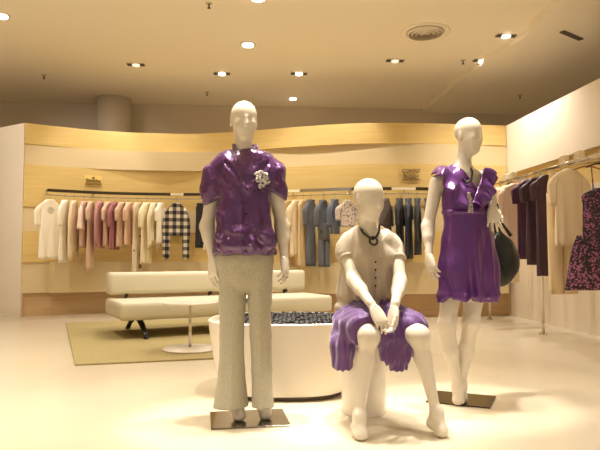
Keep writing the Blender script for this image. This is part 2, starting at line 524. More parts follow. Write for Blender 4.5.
# ------------------------------------------------------------------ wall lettering
def text_mesh(s, size, material, parent, loc, name='lettering_line', depth=0.006):
    cu = bpy.data.curves.new('lettering', 'FONT'); cu.body = s; cu.size = size; cu.extrude = depth; cu.align_x = 'CENTER'
    tmp = bpy.data.objects.new('lettering', cu); COL.objects.link(tmp)
    dg = bpy.context.evaluated_depsgraph_get()
    me = bpy.data.meshes.new_from_object(tmp.evaluated_get(dg))
    bpy.data.objects.remove(tmp)
    me.materials.clear()
    o = link(name, me, parent, material)
    o.rotation_euler = (math.pi / 2, 0, 0); o.location = loc
    return o


def wall_sign(px, zt, label, material):
    a, b = wall_pt(px - 5, 0.04), wall_pt(px + 5, 0.04)
    t = thing('wall_lettering', label, 'sign', (*(wall_pt(px, 0.045)[:2]), zt), math.atan2((b - a)[1], (b - a)[0]), 'brand lettering on the wooden wall')
    text_mesh('COMFIT', 0.082, material, t, (0, 0, 0.02))
    text_mesh('Blanche', 0.078, material, t, (0, 0, -0.055))
    text_mesh('COLLECTION', 0.046, material, t, (0, 0, -0.105))


wall_sign(412, 2.20, 'dark three-line lettering on the wood between the seated mannequin and the dress', M['sign_dark'])
a, b = wall_pt(87, 0.04), wall_pt(97, 0.04)
t = thing('wall_lettering', 'lettering with a small emblem on a plate coloured pale for its glow above the rail on the left', 'sign', (*(wall_pt(92, 0.045)[:2]), 2.16), math.atan2((b - a)[1], (b - a)[0]), 'brand lettering on the wooden wall')
MB().box((0, 0.02, 0.0), (0.27, 0.02, 0.17)).build('glow_plate', mat('sign_glow_plate', S(238, 206, 120), 0.5), t)  # added plate; its pale colour stands in for the lettering's glow
MB().lathe((0, -0.005, 0.035), [(0.022, 0), (0.012, 0.03)], 12).build('emblem', M['sign_dark'], t)
text_mesh('Blanche', 0.075, M['sign_dark'], t, (0, 0.0, -0.02))
text_mesh('COLLECTION', 0.042, M['sign_dark'], t, (0, 0.0, -0.065))


# ------------------------------------------------------------------ rug, sofa, side table
def quad_slab(name, pts, z0, z1, material):
    v = [(p[0], p[1], z) for z in (z0, z1) for p in pts]
    return mesh(name, v, [(3, 2, 1, 0), (4, 5, 6, 7), (0, 1, 5, 4), (1, 2, 6, 5), (2, 3, 7, 6), (3, 0, 4, 7)], material, smooth=False)


fl, bl = G(75, 366), G(66, 323.5)
ux = np.array([math.cos(.2), math.sin(.2), 0])
rug = quad_slab('rug', [fl, fl + ux * 2.7, bl + ux * 2.7, bl], 0.0005, 0.014, M['rug'])
tag(rug, 'olive tan short-pile rug under the sofa', 'rug')

ang = math.radians(23)
sx_, sy_ = np.array([math.cos(ang), math.sin(ang), 0]), np.array([-math.sin(ang), math.cos(ang), 0])
o0 = G(120, 321.5, 0.22); o0[2] = 0
t = thing('sofa', 'long low cream leather bench sofa on bent dark metal legs', 'sofa', o0, ang)
LEN, DEP = 2.72, 0.98
zb = 0.014


def cushion(size, c, parent, name, bev):
    o = MB().box(c, size, 0, bev).build(name, M['sofa'], parent)
    shade_angle(o, 50)
    return o


cushion((LEN, DEP, 0.20), (LEN / 2, DEP / 2, 0.32), t, 'seat', 0.05)
seam = MB().tube([(0.012, 0.02, 0.395), (LEN - .012, 0.02, 0.395)], 0.004)
seam.build('piping', M['sofa'], t)
cushion((LEN, 0.22, 0.27), (LEN / 2, DEP - 0.12, 0.60), t, 'backrest', 0.055)
for fx in (0.22, 1.3, 2.4):
    MB().tube([(fx, DEP - 0.16, 0.40), (fx, DEP - 0.16, 0.49)], 0.016).tube([(fx, DEP - 0.235, 0.455), (fx, DEP - 0.16, 0.455)], 0.02).build('backrest_stud', M['dark_metal'], t)
for fx in (0.28, LEN - 0.28):
    mb = MB()
    path = []
    for q in np.linspace(0, 1, 17):
        yy = -0.04 + q * 0.98
        zz = zb + 0.024 + 0.168 * (1 - abs(2 * q - 1) ** 2.0)
        path.append((fx, yy, zz))
    for dx in (-0.012, 0.012): mb.tube([(p[0] + dx, p[1], p[2]) for p in path], [0.022 if 2 < i < 14 else 0.017 for i in range(17)], 10)
    mb.ball((fx, -0.04, zb + .020), (0.035, 0.03, 0.015)); mb.ball((fx, 0.94, zb + .020), (0.035, 0.03, 0.015))
    mb.build('leg', M['dark_metal'], t, True)

c = G(190, 349, 0.014)
t = thing('side_table', 'small round white pedestal table on the rug in front of the sofa', 'table', (c[0], c[1], 0.0145))
MB().lathe((0, 0, 0), [(0.262, 0), (0.27, 0.006), (0.26, 0.014), (0.05, 0.022)], 48).build('base', M['white_gloss'], t, angle=40)
MB().lathe((0, 0, 0.02), [(0.016, 0), (0.014, 0.43)], 20).build('stem', M['chrome'], t, True)
MB().lathe((0, 0, 0.448), [(0.05, -0.012), (0.05, 0), (0.262, 0.002), (0.27, 0.009), (0.268, 0.016), (0.26, 0.018)], 48).build('tabletop', M['white_gloss'], t, angle=40)

# ------------------------------------------------------------------ curved white display bench with black pebbles
cb = W(284, 255, 4.30)
t = thing('display_bench', 'low curved white display bench tapering to its foot', 'bench', (cb[0], cb[1], 0.0), -YAW)


def superell(a, b, z, n=72, p=2.6):
    r = []
    for j in range(n):
        q = 2 * math.pi * j / n
        cx, sy = math.cos(q), math.sin(q)
        r.append((a * math.copysign(abs(cx) ** (2 / p), cx), b * math.copysign(abs(sy) ** (2 / p), sy), z))
    return r


def rings(name, rs, material, parent, smooth=40, capb=True, capt=True):
    n = len(rs[0]); v = [q for r in rs for q in r]
    f = [(i*n + j, i*n + (j+1) % n, (i+1)*n + (j+1) % n, (i+1)*n + j) for i in range(len(rs)-1) for j in range(n)]
    if capb: f.append(tuple(range(n))[::-1])
    if capt: f.append(tuple((len(rs)-1)*n + j for j in range(n)))
    o = mesh(name, v, f, material, parent)
    shade_angle(o, smooth)
    return o


BA, BB = 0.53, 0.43
rings('shell', [superell(BA * .80, BB * .88, 0.03), superell(BA * .83, BB * .90, 0.035), superell(BA * .93, BB * .955, 0.25), superell(BA * .99, BB * .99, 0.46), superell(BA, BB, 0.485),
                superell(BA, BB, 0.50), superell(BA - .012, BB - .012, 0.506), superell(BA - .03, BB - .03, 0.504), superell(BA - .035, BB - .035, 0.47)], M['white_gloss'], t)
rings('recessed_foot', [superell(BA * .76, BB * .83, 0.0), superell(BA * .76, BB * .83, 0.03)], M['lamp_gimbal'], t)
mb = MB()
rs_ = np.random.default_rng(3)
cnt = 0
for gx in np.arange(-0.5, 0.5, 0.03):
    for gy in np.arange(-0.40, 0.40, 0.03):
        x, y = gx + rs_.uniform(-.008, .008), gy + rs_.uniform(-.008, .008)
        if (abs(x) / (BA - .055)) ** 2.6 + (abs(y) / (BB - .055)) ** 2.6 < 1 and x > -0.36:
            mb.ball((x, y, 0.487 + rs_.uniform(0, .02)), (rs_.uniform(.014, .021), rs_.uniform(.014, .021), rs_.uniform(.010, .016)), 8, 5)
o = mb.build('black_pebbles', M['pebble'], None, True)
o.location = (cb[0], cb[1], 0); o.rotation_euler = (0, 0, -YAW)
tag(o, 'bed of small black pebbles filling the top of the white bench', 'pebbles', kind='stuff')

# ------------------------------------------------------------------ smooth solids (distance fields turned into meshes)
def nrm(v): v = np.asarray(v, float); return v / (np.linalg.norm(v) + 1e-12)


class Solid:
    """a list of rounded shapes, blended in order, in world coordinates"""
    def __init__(s): s.ops = []

    def cone(s, a, b, ra, rb, k=0.02, sq=None, op='u'):
        a, b = np.asarray(a, float), np.asarray(b, float)
        ba = b - a; L = float(ba @ ba) + 1e-12
        R = max(ra, rb) * (max(1.0, 1.0 / sq[1]) if (sq and sq[1] < 1) else (sq[1] if sq else 1))
        lo, hi = np.minimum(a, b) - max(ra, rb) * (sq[1] if sq and sq[1] > 1 else 1), np.maximum(a, b) + max(ra, rb) * (sq[1] if sq and sq[1] > 1 else 1)

        def f(X, Y, Z):
            x, y, z = X - a[0], Y - a[1], Z - a[2]
            t = np.clip((x * ba[0] + y * ba[1] + z * ba[2]) / L, 0, 1)
            x = x - t * ba[0]; y = y - t * ba[1]; z = z - t * ba[2]
            m = 1.0
            if sq:
                u, q = nrm(sq[0]), sq[1]
                w = (x * u[0] + y * u[1] + z * u[2]) * (1 / q - 1)
                x = x + w * u[0]; y = y + w * u[1]; z = z + w * u[2]
                m = min(q, 1.0)
            return (np.sqrt(x*x + y*y + z*z) - (ra + (rb - ra) * t)) * m
        s.ops.append((f, lo, hi, k, op)); return s

    def chain(s, pts, rs, k=0.02, sq=None):
        for i in range(len(pts) - 1): s.cone(pts[i], pts[i + 1], rs[i], rs[i + 1], k, sq)
        return s

    def ell(s, c, r, B=None, k=0.02, op='u'):
        c = np.asarray(c, float); r = np.asarray(r, float)
        B = np.eye(3) if B is None else np.asarray(B)       # rows = axes
        R = r.max()

        def f(X, Y, Z):
            x, y, z = X - c[0], Y - c[1], Z - c[2]
            p = [(x * B[i][0] + y * B[i][1] + z * B[i][2]) / r[i] for i in range(3)]
            k0 = np.sqrt(p[0]**2 + p[1]**2 + p[2]**2)
            k1 = np.sqrt((p[0]/r[0])**2 + (p[1]/r[1])**2 + (p[2]/r[2])**2) + 1e-9
            return k0 * (k0 - 1.0) / k1
        s.ops.append((f, c - R, c + R, k, op)); return s

    def cut(s, f, k=0.004):
        """keep where f<0, applied to everything so far"""
        s.ops.append((f, None, None, k, 'i')); return s

    def warp(s, f):
        """f returns an offset added to the distance"""
        s.ops.append((f, None, None, 0, 'w')); return s

    def bounds(s, m=0.03):
        lo = np.min([o[1] for o in s.ops if o[1] is not None and o[4] == 'u'], axis=0) - m
        hi = np.max([o[2] for o in s.ops if o[2] is not None and o[4] == 'u'], axis=0) + m
        return lo, hi

    def mesh_arrays(s, h=0.005):
        lo, hi = s.bounds()
        n = np.ceil((hi - lo) / h).astype(int) + 1
        F = np.full(n, 0.15, dtype=np.float32)
        ax = [(lo[i] + h * np.arange(n[i])).astype(np.float32) for i in range(3)]
        for f, a, b, k, op in s.ops:
            if a is None:
                X, Y, Z = ax[0][:, None, None], ax[1][None, :, None], ax[2][None, None, :]
                d = f(X, Y, Z)
                if op == 'w': F = (F + d).astype(np.float32)
                else:
                    hh = np.maximum(k - np.abs(F - d), 0) / max(k, 1e-6)
                    F = (np.maximum(F, d) + hh * hh * k * 0.25).astype(np.float32)
                continue
            m = k + 0.05
            i0 = np.maximum(np.floor((a - m - lo) / h).astype(int), 0); i1 = np.minimum(np.ceil((b + m - lo) / h).astype(int) + 1, n)
            if np.any(i1 <= i0): continue
            sl = tuple(slice(i0[i], i1[i]) for i in range(3))
            X, Y, Z = ax[0][sl[0]][:, None, None], ax[1][sl[1]][None, :, None], ax[2][sl[2]][None, None, :]
            d = f(X, Y, Z).astype(np.float32)
            cur = F[sl]
            if op == 's':
                d = -d
                hh = np.maximum(k - np.abs(cur - d), 0) / k
                F[sl] = np.maximum(cur, d) + hh * hh * k * 0.25
            else:
                hh = np.maximum(k - np.abs(cur - d), 0) / k
                F[sl] = np.minimum(cur, d) - hh * hh * k * 0.25
        return surface_nets(F, lo, h)

    def build(s, name, mat_, parent, origin, h=0.005, extra=()):
        v, q = s.mesh_arrays(h)
        for e, eh in extra:
            v2, q2 = e.mesh_arrays(eh)
            q = np.concatenate([q, q2 + len(v)]); v = np.concatenate([v, v2])
        return mesh(name, v, q, mat_, parent, True, origin)


def surface_nets(F, lo, h):
    s = F < 0
    c = s[:-1, :-1, :-1].astype(np.int8)
    tot = np.zeros_like(c)
    for a in (0, 1):
        for b in (0, 1):
            for g in (0, 1):
                tot += s[a:s.shape[0]-1+a, b:s.shape[1]-1+b, g:s.shape[2]-1+g]
    act = (tot > 0) & (tot < 8)
    I = np.argwhere(act)
    idx = np.full(act.shape, -1, dtype=np.int64); idx[act] = np.arange(len(I))
    cor = [(a, b, g) for a in (0, 1) for b in (0, 1) for g in (0, 1)]
    val = np.stack([F[I[:, 0]+a, I[:, 1]+b, I[:, 2]+g] for a, b, g in cor], 1)
    acc = np.zeros((len(I), 3)); cnt = np.zeros(len(I))
    ci = {q: i for i, q in enumerate(cor)}
    for p in cor:
        for ax in range(3):
            if p[ax] == 0:
                q = list(p); q[ax] = 1; q = tuple(q)
                a, b = val[:, ci[p]], val[:, ci[q]]
                m = (a < 0) != (b < 0)
                t = np.where(m, a / np.where(m, a - b, 1), 0)
                pos = np.tile(np.array(p, float), (len(I), 1)); pos[:, ax] += t
                acc[m] += pos[m]; cnt[m] += 1
    V = (I + acc / cnt[:, None]) * h + lo
    Q = []
    for ax in range(3):
        o1, o2 = [(1, 2), (2, 0), (0, 1)][ax]
        sl0 = [slice(None)] * 3; sl1 = [slice(None)] * 3
        sl0[ax] = slice(0, -1); sl1[ax] = slice(1, None)
        a, b = s[tuple(sl0)], s[tuple(sl1)]
        E = np.argwhere(a != b)
        ok = (E[:, o1] > 0) & (E[:, o2] > 0) & (E[:, o1] < act.shape[o1]) & (E[:, o2] < act.shape[o2])
        E = E[ok]
        ins = a[E[:, 0], E[:, 1], E[:, 2]]
        d1 = np.zeros(3, int); d1[o1] = 1
        d2 = np.zeros(3, int); d2[o2] = 1
        g = lambda P: idx[P[:, 0], P[:, 1], P[:, 2]]
        q = np.stack([g(E - d1 - d2), g(E - d2), g(E), g(E - d1)], 1)
        q[~ins] = q[~ins][:, ::-1]
        Q.append(q[(q >= 0).all(1)])
    return V, np.concatenate(Q)


def basis(deg, tilt=0.0):
    """rows: image-right axis, away axis, up axis of a figure turned by deg from facing the lens (positive: faces image right)"""
    a = math.radians(deg)
    ex = RT * math.cos(a) + FW * math.sin(a)
    ey = FW * math.cos(a) - RT * math.sin(a)      # away from where it faces
    ez = UP.copy()
    t = math.radians(tilt)                        # positive: nod forward/down
    ey2 = ey * math.cos(t) + ez * math.sin(t)
    ez2 = ez * math.cos(t) - ey * math.sin(t)
    return np.array([ex, ey2, ez2])


def add_head(s, c, B, k=1.0):
    P = lambda x, y, z: c + k * (x * B[0] + y * B[1] + z * B[2])
    e = lambda x, y, z, r, kk, op='u': s.ell(P(x, y, z), np.array(r) * k, B, kk, op)
    e(0, .012, .034, (.073, .092, .084), .02)
    e(0, -.018, -.034, (.057, .066, .086), .03)
    e(0, -.046, -.088, (.028, .026, .026), .03)
    for sx in (-1, 1):
        e(sx * .027, -.101, .006, (.018, .010, .011), .022, 's')
        e(sx * .030, -.050, -.024, (.022, .020, .026), .03)
        e(sx * .071, .012, -.006, (.006, .014, .026), .010)
    s.cone(P(0, -.078, .016), P(0, -.089, -.022), .006 * k, .009 * k, .016)
    e(0, -.074, -.052, (.016, .007, .010), .016)


def add_neck(s, head_c, B, base, r0=.047, r1=.052, k=1.0):
    top = head_c + k * (B[1] * .018 - B[2] * .055)
    s.cone(top, base, r0, r1, .03)
    return top


def rot(v, axis, a):
    axis = nrm(axis); v = np.asarray(v, float)
    return v * math.cos(a) + np.cross(axis, v) * math.sin(a) + axis * (axis @ v) * (1 - math.cos(a))


def hand(w, d, n, side, curl=(0.15, 0.3, 0.25), spread=4.0, k=0.95, thumb=(0.9, 0.25)):
    """w wrist, d towards the fingertips, n out of the palm, side = +1/-1 thumb side of cross(d, n)"""
    s = Solid(); w = np.asarray(w, float)
    d = nrm(d); n = nrm(np.asarray(n) - d * (np.asarray(n) @ d)); t = np.cross(d, n) * side
    s.cone(w - d * .03, w + d * .012, .0235 * k, .0225 * k, .01, (n, .8))
    kn = []
    for i in range(4):
        a = w + d * .012 * k + t * (.013 - i * .0085) * k
        b = w + d * (.090, .093, .089, .080)[i] * k + t * (.029 - i * .019) * k
        kn.append(b)
        s.cone(a, b, .0150 * k, .0108 * k, .016, (n, .85))
    s.ell(w + d * .05 * k, np.array([.035, .042, .014]) * k, np.array([t, d, n]), .02)
    for i in range(4):
        L = (.072, .080, .075, .058)[i] * k
        sp = math.radians(spread * (1.5 - i))
        dd = nrm(d * math.cos(sp) + t * math.sin(sp)); ax = np.cross(dd, n)
        p = kn[i] - dd * .006; r = .0088 * k
        for q, (fr, cu) in enumerate(zip((.45, .30, .25), curl)):
            dd = rot(dd, ax, cu * (1 + .12 * i))
            p2 = p + dd * L * fr
            s.cone(p, p2, r, r * .9, .005); p = p2; r *= .9
    p = w + d * .018 * k + t * .016 * k
    p1 = p + (d * .75 + t * thumb[0] * .8 + n * thumb[1]) * .036 * k
    p2 = p1 + (d * .95 + t * thumb[0] * .3 + n * thumb[1]) * .034 * k
    p3 = p2 + (d * 1.0 + t * .0 + n * thumb[1]) * .026 * k
    s.cone(p, p1, .015 * k, .0115 * k, .012).cone(p1, p2, .0110 * k, .0095 * k, .006).cone(p2, p3, .0095 * k, .0078 * k, .004)
    return s


def add_foot(s, ankle, toe, r=.034, heel_back=.045):
    """ankle joint to toe tip on the ground"""
    ankle, toe = np.asarray(ankle, float), np.asarray(toe, float)
    d = toe - ankle; d[2] = 0; d = nrm(d); sd = np.cross(d, UP)
    hz = max(ankle[2] - .075, .02)
    heel = ankle - d * heel_back * .6; heel[2] = hz + .012
    L = np.linalg.norm((toe - ankle)[:2])
    ball = ankle + d * L * .62; ball[2] = toe[2] + .024
    tip = toe - d * .012; tip[2] = toe[2] + .012
    s.cone(ankle, heel, r, .028, .03)
    s.cone(ankle + d * .012, ball, r * .98, .026, .03, (sd, 1.12))
    s.cone(heel, ball, .026, .024, .03, (sd, 1.1))
    for q, (o, ln) in enumerate(((.022, 0.0), (.009, .0), (-.004, .008), (-.016, .018), (-.027, .030))):
        a = ball + sd * o * 1.05 - d * .008; a[2] = toe[2] + .018
        b = tip + sd * o * .8 - d * ln; b[2] = toe[2] + (.012 if q else .014)
        s.cone(a, b, .014, .0095 if q else .012, .007)


def halfspace(p, n):
    p = np.asarray(p, float); n = nrm(n)
    return lambda X, Y, Z: (X - p[0]) * n[0] + (Y - p[1]) * n[1] + (Z - p[2]) * n[2]


def wedge_out(planes):
    """removes the region where all planes are negative"""
    def f(X, Y, Z):
        d = None
        for p, n in planes:
            e = halfspace(p, n)(X, Y, Z)
            d = e if d is None else np.maximum(d, e)
        return -d
    return f


def hollow(s, th):
    """turn what was collected into a shell of thickness th"""
    s.ops.append((None, None, None, th, 'shell'))


def folds(c, B, n, amp, z0, z1, ph=0.0, seed=0):
    """vertical pleats round the axis at c, growing from z0 down to z1"""
    def f(X, Y, Z):
        x = (X - c[0]) * B[0][0] + (Y - c[1]) * B[0][1]
        y = (X - c[0]) * B[1][0] + (Y - c[1]) * B[1][1]
        th = np.arctan2(y, x)
        g = np.clip((z0 - Z) / (z0 - z1), 0, 1)
        return g * amp * (np.sin(n * th + ph + 1.2 * np.sin(Z * 9 + seed)) + .5 * np.sin((n * 1.7 // 1) * th + 2 * ph + Z * 5))
    return f


def crumple(amp, fr, seed, aniso=(1, 1, 1)):
    r = np.random.default_rng(seed)
    K = r.normal(size=(7, 3)); K = K / np.linalg.norm(K, axis=1)[:, None] * fr * r.uniform(.6, 1.6, (7, 1)) * np.array(aniso)
    ph = r.uniform(0, 6.28, 7)

    def f(X, Y, Z):
        w = 0.9 * np.sin(X * fr * .5 + Z * fr * .35 + seed) + 0.7 * np.sin(Y * fr * .4 - Z * fr * .5)
        d = 0
        for i in range(7):
            d = d + (1 - 2 * np.abs(np.sin((X * K[i][0] + Y * K[i][1] + Z * K[i][2]) * .5 + ph[i] + w * .6))) / 7
        return d * amp * 2
    return f


# ------------------------------------------------------------------ mannequin in the purple satin blouse and beige trousers
def mannequin_trousers():
    D = 3.5
    base = G(250, 420); base[2] = 0
    t = thing('mannequin', 'white mannequin standing in purple satin short-sleeved blouse and beige flared trousers', 'mannequin', base, 0, 'display mannequins')
    P = lambda px, py, dd=0.0: W(px, py, D + dd)
    B = basis(10)
    HB = basis(14, 4)
    s = Solid()
    hc = P(244, 122, -.01)
    add_head(s, hc, HB, 1.06)
    add_neck(s, hc, HB, P(245, 165, .02), .047, .05, 1.06)
    # trunk
    s.cone(P(224, 170, .02), P(266, 170, .02), .055, .055, .05)
    s.chain([P(245, 178), P(245, 200), P(245, 228), P(246, 262)], [.115, .115, .095, .125], .06, (B[1], .7))
    # legs
    s.chain([P(234, 270), P(233, 335), P(238, 398, .0)], [.07, .048, .032], .02)
    s.chain([P(257, 270), P(260, 335), P(264, 396, .0)], [.065, .044, .032], .02)
    add_foot(s, P(238, 399, .01), G(240, 421.5, .012), .034)
    add_foot(s, P(265, 397, -.0), G(266, 419, .012), .034)
    # arms
    L = [P(217, 176, .02), P(207, 226, .05), P(213, 259, .0)]
    R = [P(273, 176, .02), P(282, 226, .07), P(284, 258, .04)]
    s.chain(L, [.05, .037, .024], .03); s.chain(R, [.05, .037, .024], .03)
    s.cone(L[1] + (L[2] - L[1]) * .05, L[1] + (L[2] - L[1]) * .35, .036, .037, .03); s.cone(R[1] + (R[2] - R[1]) * .05, R[1] + (R[2] - R[1]) * .35, .036, .037, .03)
    hl = hand(L[2], P(213, 280, -.02) - L[2], B[0] * .75 + B[1] * .5, -1, (.12, .25, .2), 3.5, 1.0)
    hr = hand(R[2], P(286, 279, .0) - R[2], -B[0] * .75 + B[1] * .5, 1, (.25, .4, .3), 5, 1.0)
    s.build('body', M['manq'], t, base, .0045, [(hl, .0026), (hr, .0026)])

    # blouse
    b = Solid()
    b.chain([P(245, 178), P(245, 200), P(245, 222), P(245, 240), P(245, 256)], [.135, .162, .164, .184, .168], .05, (B[1], .68))
    b.chain([P(238, 160, .01), P(226, 164, .01), P(215.5, 173, .01), P(212, 188, .01), P(212, 203, .02)], [.055, .055, .053, .046, .040], .05)
    b.chain([P(252, 160, .01), P(264, 164, .01), P(274, 173, .01), P(278, 188, .02), P(277.5, 200, .03)], [.055, .055, .054, .047, .041], .05)
    b.chain([P(224, 182), P(229, 212)], [.055, .045], .05); b.chain([P(266, 182), P(262, 210)], [.055, .045], .05)
    nk = P(245, 158, .0)
    b.ell(nk, (.060, .055, .05), B, .012, 's')
    b.cut(halfspace(P(245, 253), -UP))
    cl, cr = P(206, 203), P(284, 198)
    b.cut(lambda X, Y, Z: np.minimum(halfspace(cl, nrm(RT * .35 - UP))(X, Y, Z), ((X - cl[0]) * RT[0] + (Y - cl[1]) * RT[1] - .085) * -1))
    b.cut(lambda X, Y, Z: np.minimum(halfspace(cr, nrm(-RT * .6 - UP))(X, Y, Z), ((X - cr[0]) * RT[0] + (Y - cr[1]) * RT[1] + .085)))
    cz = crumple(.017, 44, 5, (1, 1, 1.2)); cc = crumple(.010, 36, 8, (1, 1, .6))
    z_w = P(245, 226)[2]; z_h = P(245, 252)[2]
    b.warp(lambda X, Y, Z: np.where(Z < z_w + .0, cz(X, Y, Z) * np.clip((z_w - Z) / .05, 0, 1), 0) * np.clip((Z - z_h) / .03, 0, 1) + cc(X, Y, Z) * np.clip((Z - z_h) / .03, 0, 1))
    # the slanting lapel edge
    lp = P(246, 186)
    def lapel(X, Y, Z):
        x = (X - lp[0]) * B[0][0] + (Y - lp[1]) * B[0][1]
        y = (X - lp[0]) * B[1][0] + (Y - lp[1]) * B[1][1]
        g = (Z - lp[2]) - 1.0 * np.abs(x)
        return np.where((y < 0) & (np.abs(x) < .13), .008 * np.exp(-(g / .018) ** 2) - .011 * np.exp(-((g + .035) / .024) ** 2), 0)
    b.warp(lapel)
    b.warp(folds(P(245, 225), B, 11, .006, 1.35, 1.0))
    b.build('blouse', M['satin'], t, base, .005)
    # hem band, neck frill, buttons, flower
    mb = MB()
    pts = []
    for q in np.linspace(0, 2 * math.pi, 61):
        c0 = P(245, 251.5)
        pts.append(c0 + B[0] * .178 * math.cos(q) + B[1] * .118 * math.sin(q) + UP * .004 * math.sin(9 * q))
    mb.tube(pts, 0.012, 8, False, 1.6)
    mb.build('hem_band', M['satin'], t, True, base)
    v = []; f = []; n = 60
    for i in range(n + 1):
        u = i / n; a = math.radians(-62 + 304 * u) + 0
        # open collar: runs from the left lapel round the back of the neck to the right lapel
        q = math.pi * (0.5 - 1.32 * (u - .5) * 2 / 1.0 * .62)
        front = abs(u - .5) * 2
        cx = math.sin((u - .5) * 2 * 2.75) * .064
        cy = math.cos((u - .5) * 2 * 2.75) * .058
        top = .085 * (1 - front ** 4) + .003 * math.sin(i * 1.7)
        z = -.030 * max(0, front - .45) / .55
        c0 = P(245, 159, .005) + UP * z
        for k_, (rr, zz) in enumerate(((1.0, -.012), (1.04, top * .5), (1.16, top + .012), (1.21, top + .008), (1.08, top * .5), (1.05, -.012))):
            v.append(c0 + B[0] * cx * rr * (1 + .0 * front) + B[1] * cy * rr + UP * zz)
    for i in range(n):
        for k_ in range(6):
            f.append((i*6 + k_, i*6 + (k_+1) % 6, (i+1)*6 + (k_+1) % 6, (i+1)*6 + k_))
    mesh('collar', v, f, M['satin'], t, True, base)
    for py in (192, 203, 214, 225, 236, 246):
        MB().ball(P(246.5, py, -.125 - .004 * (py > 215)), .006, 8, 5).build('button', M['bead'], t, True, base)
    mb = MB()
    for i, (dx, dy) in enumerate(((0, 0), (5, -3), (-5, 2), (2, 6), (-2, -6), (7, 4), (-7, -4), (-1, 10))):
        c0 = P(262 + dx * .7, 178 + dy * .8, -.125 + .002 * abs(dx))
        for k_ in range(6):
            a = k_ * math.pi / 3 + i
            mb.ball(c0 + B[0] * .011 * math.cos(a) + UP * .011 * math.sin(a) - B[1] * .004 * (k_ % 2), (.008, .005, .008), 8, 5)
    fl = mb.build('flower_brooch', M['petal'], t, True, base); fl['label'] = 'silver flower cluster on the chest'
    for i in range(14):
        MB().ball(P(262 + 8 * math.sin(i * 2.1), 183 + 8 * math.cos(i * 1.3), -.128), .0065, 8, 5).build('dark_bead', M['bead'], t, True, base)

    # trousers
    b = Solid()
    b.chain([P(245.5, 252), P(245.5, 262), P(245.5, 270)], [.155, .158, .135], .02, (B[1], .66))
    b.chain([P(232.5, 269), P(232.5, 300), P(231.5, 335), P(231.5, 370), P(231.5, 408, -.02)], [.080, .074, .064, .072, .098], .012, (B[1], .9))
    b.chain([P(259.5, 269), P(260, 300), P(260.5, 335), P(261.5, 370), P(263, 408, -.04)], [.078, .068, .056, .054, .064], .012, (B[1], .95))
    b.cone(P(247.5, 270, -.125), P(247, 296, -.095), .007, .016, .02, None, 's'); b.cone(P(247, 292, -.1), P(247, 300, .1), .004, .007, .015, None, 's')
    fz = P(232, 405)[2]
    b.cut(halfspace((0, 0, fz), -UP))
    b.cut(halfspace(P(245, 254), UP))
    b.warp(crumple(.005, 22, 9, (1, 1, .35)))
    # centre crease of each leg
    b.warp(lambda X, Y, Z: -.004 * np.exp(-(((X - P(232, 330)[0]) ** 2) / .00012)) * (Z < .75) - .004 * np.exp(-(((X - P(260, 330)[0]) ** 2) / .00012)) * (Z < .75))
    b.build('trousers', M['linen'], t, base, .0055)
    mb = MB().box((0, 0, 0), (.44, .36, .008), 0, .003)
    cp = (G(213, 411) + G(288, 429) + G(280, 411) + G(215, 429)) / 4
    o = mb.build('base_plate', M['steel_plate'], t)
    o.location = (cp[0] - base[0], cp[1] - base[1], .0045); o.rotation_euler = (0, 0, .083)
    MB().tube([P(262, 400, .10) * [1, 1, 0] + UP * .008, P(262, 400, .06) * [1, 1, 0] + UP * .30], .007).build('support_rod', M['dark_metal'], t, True, base)
    return t


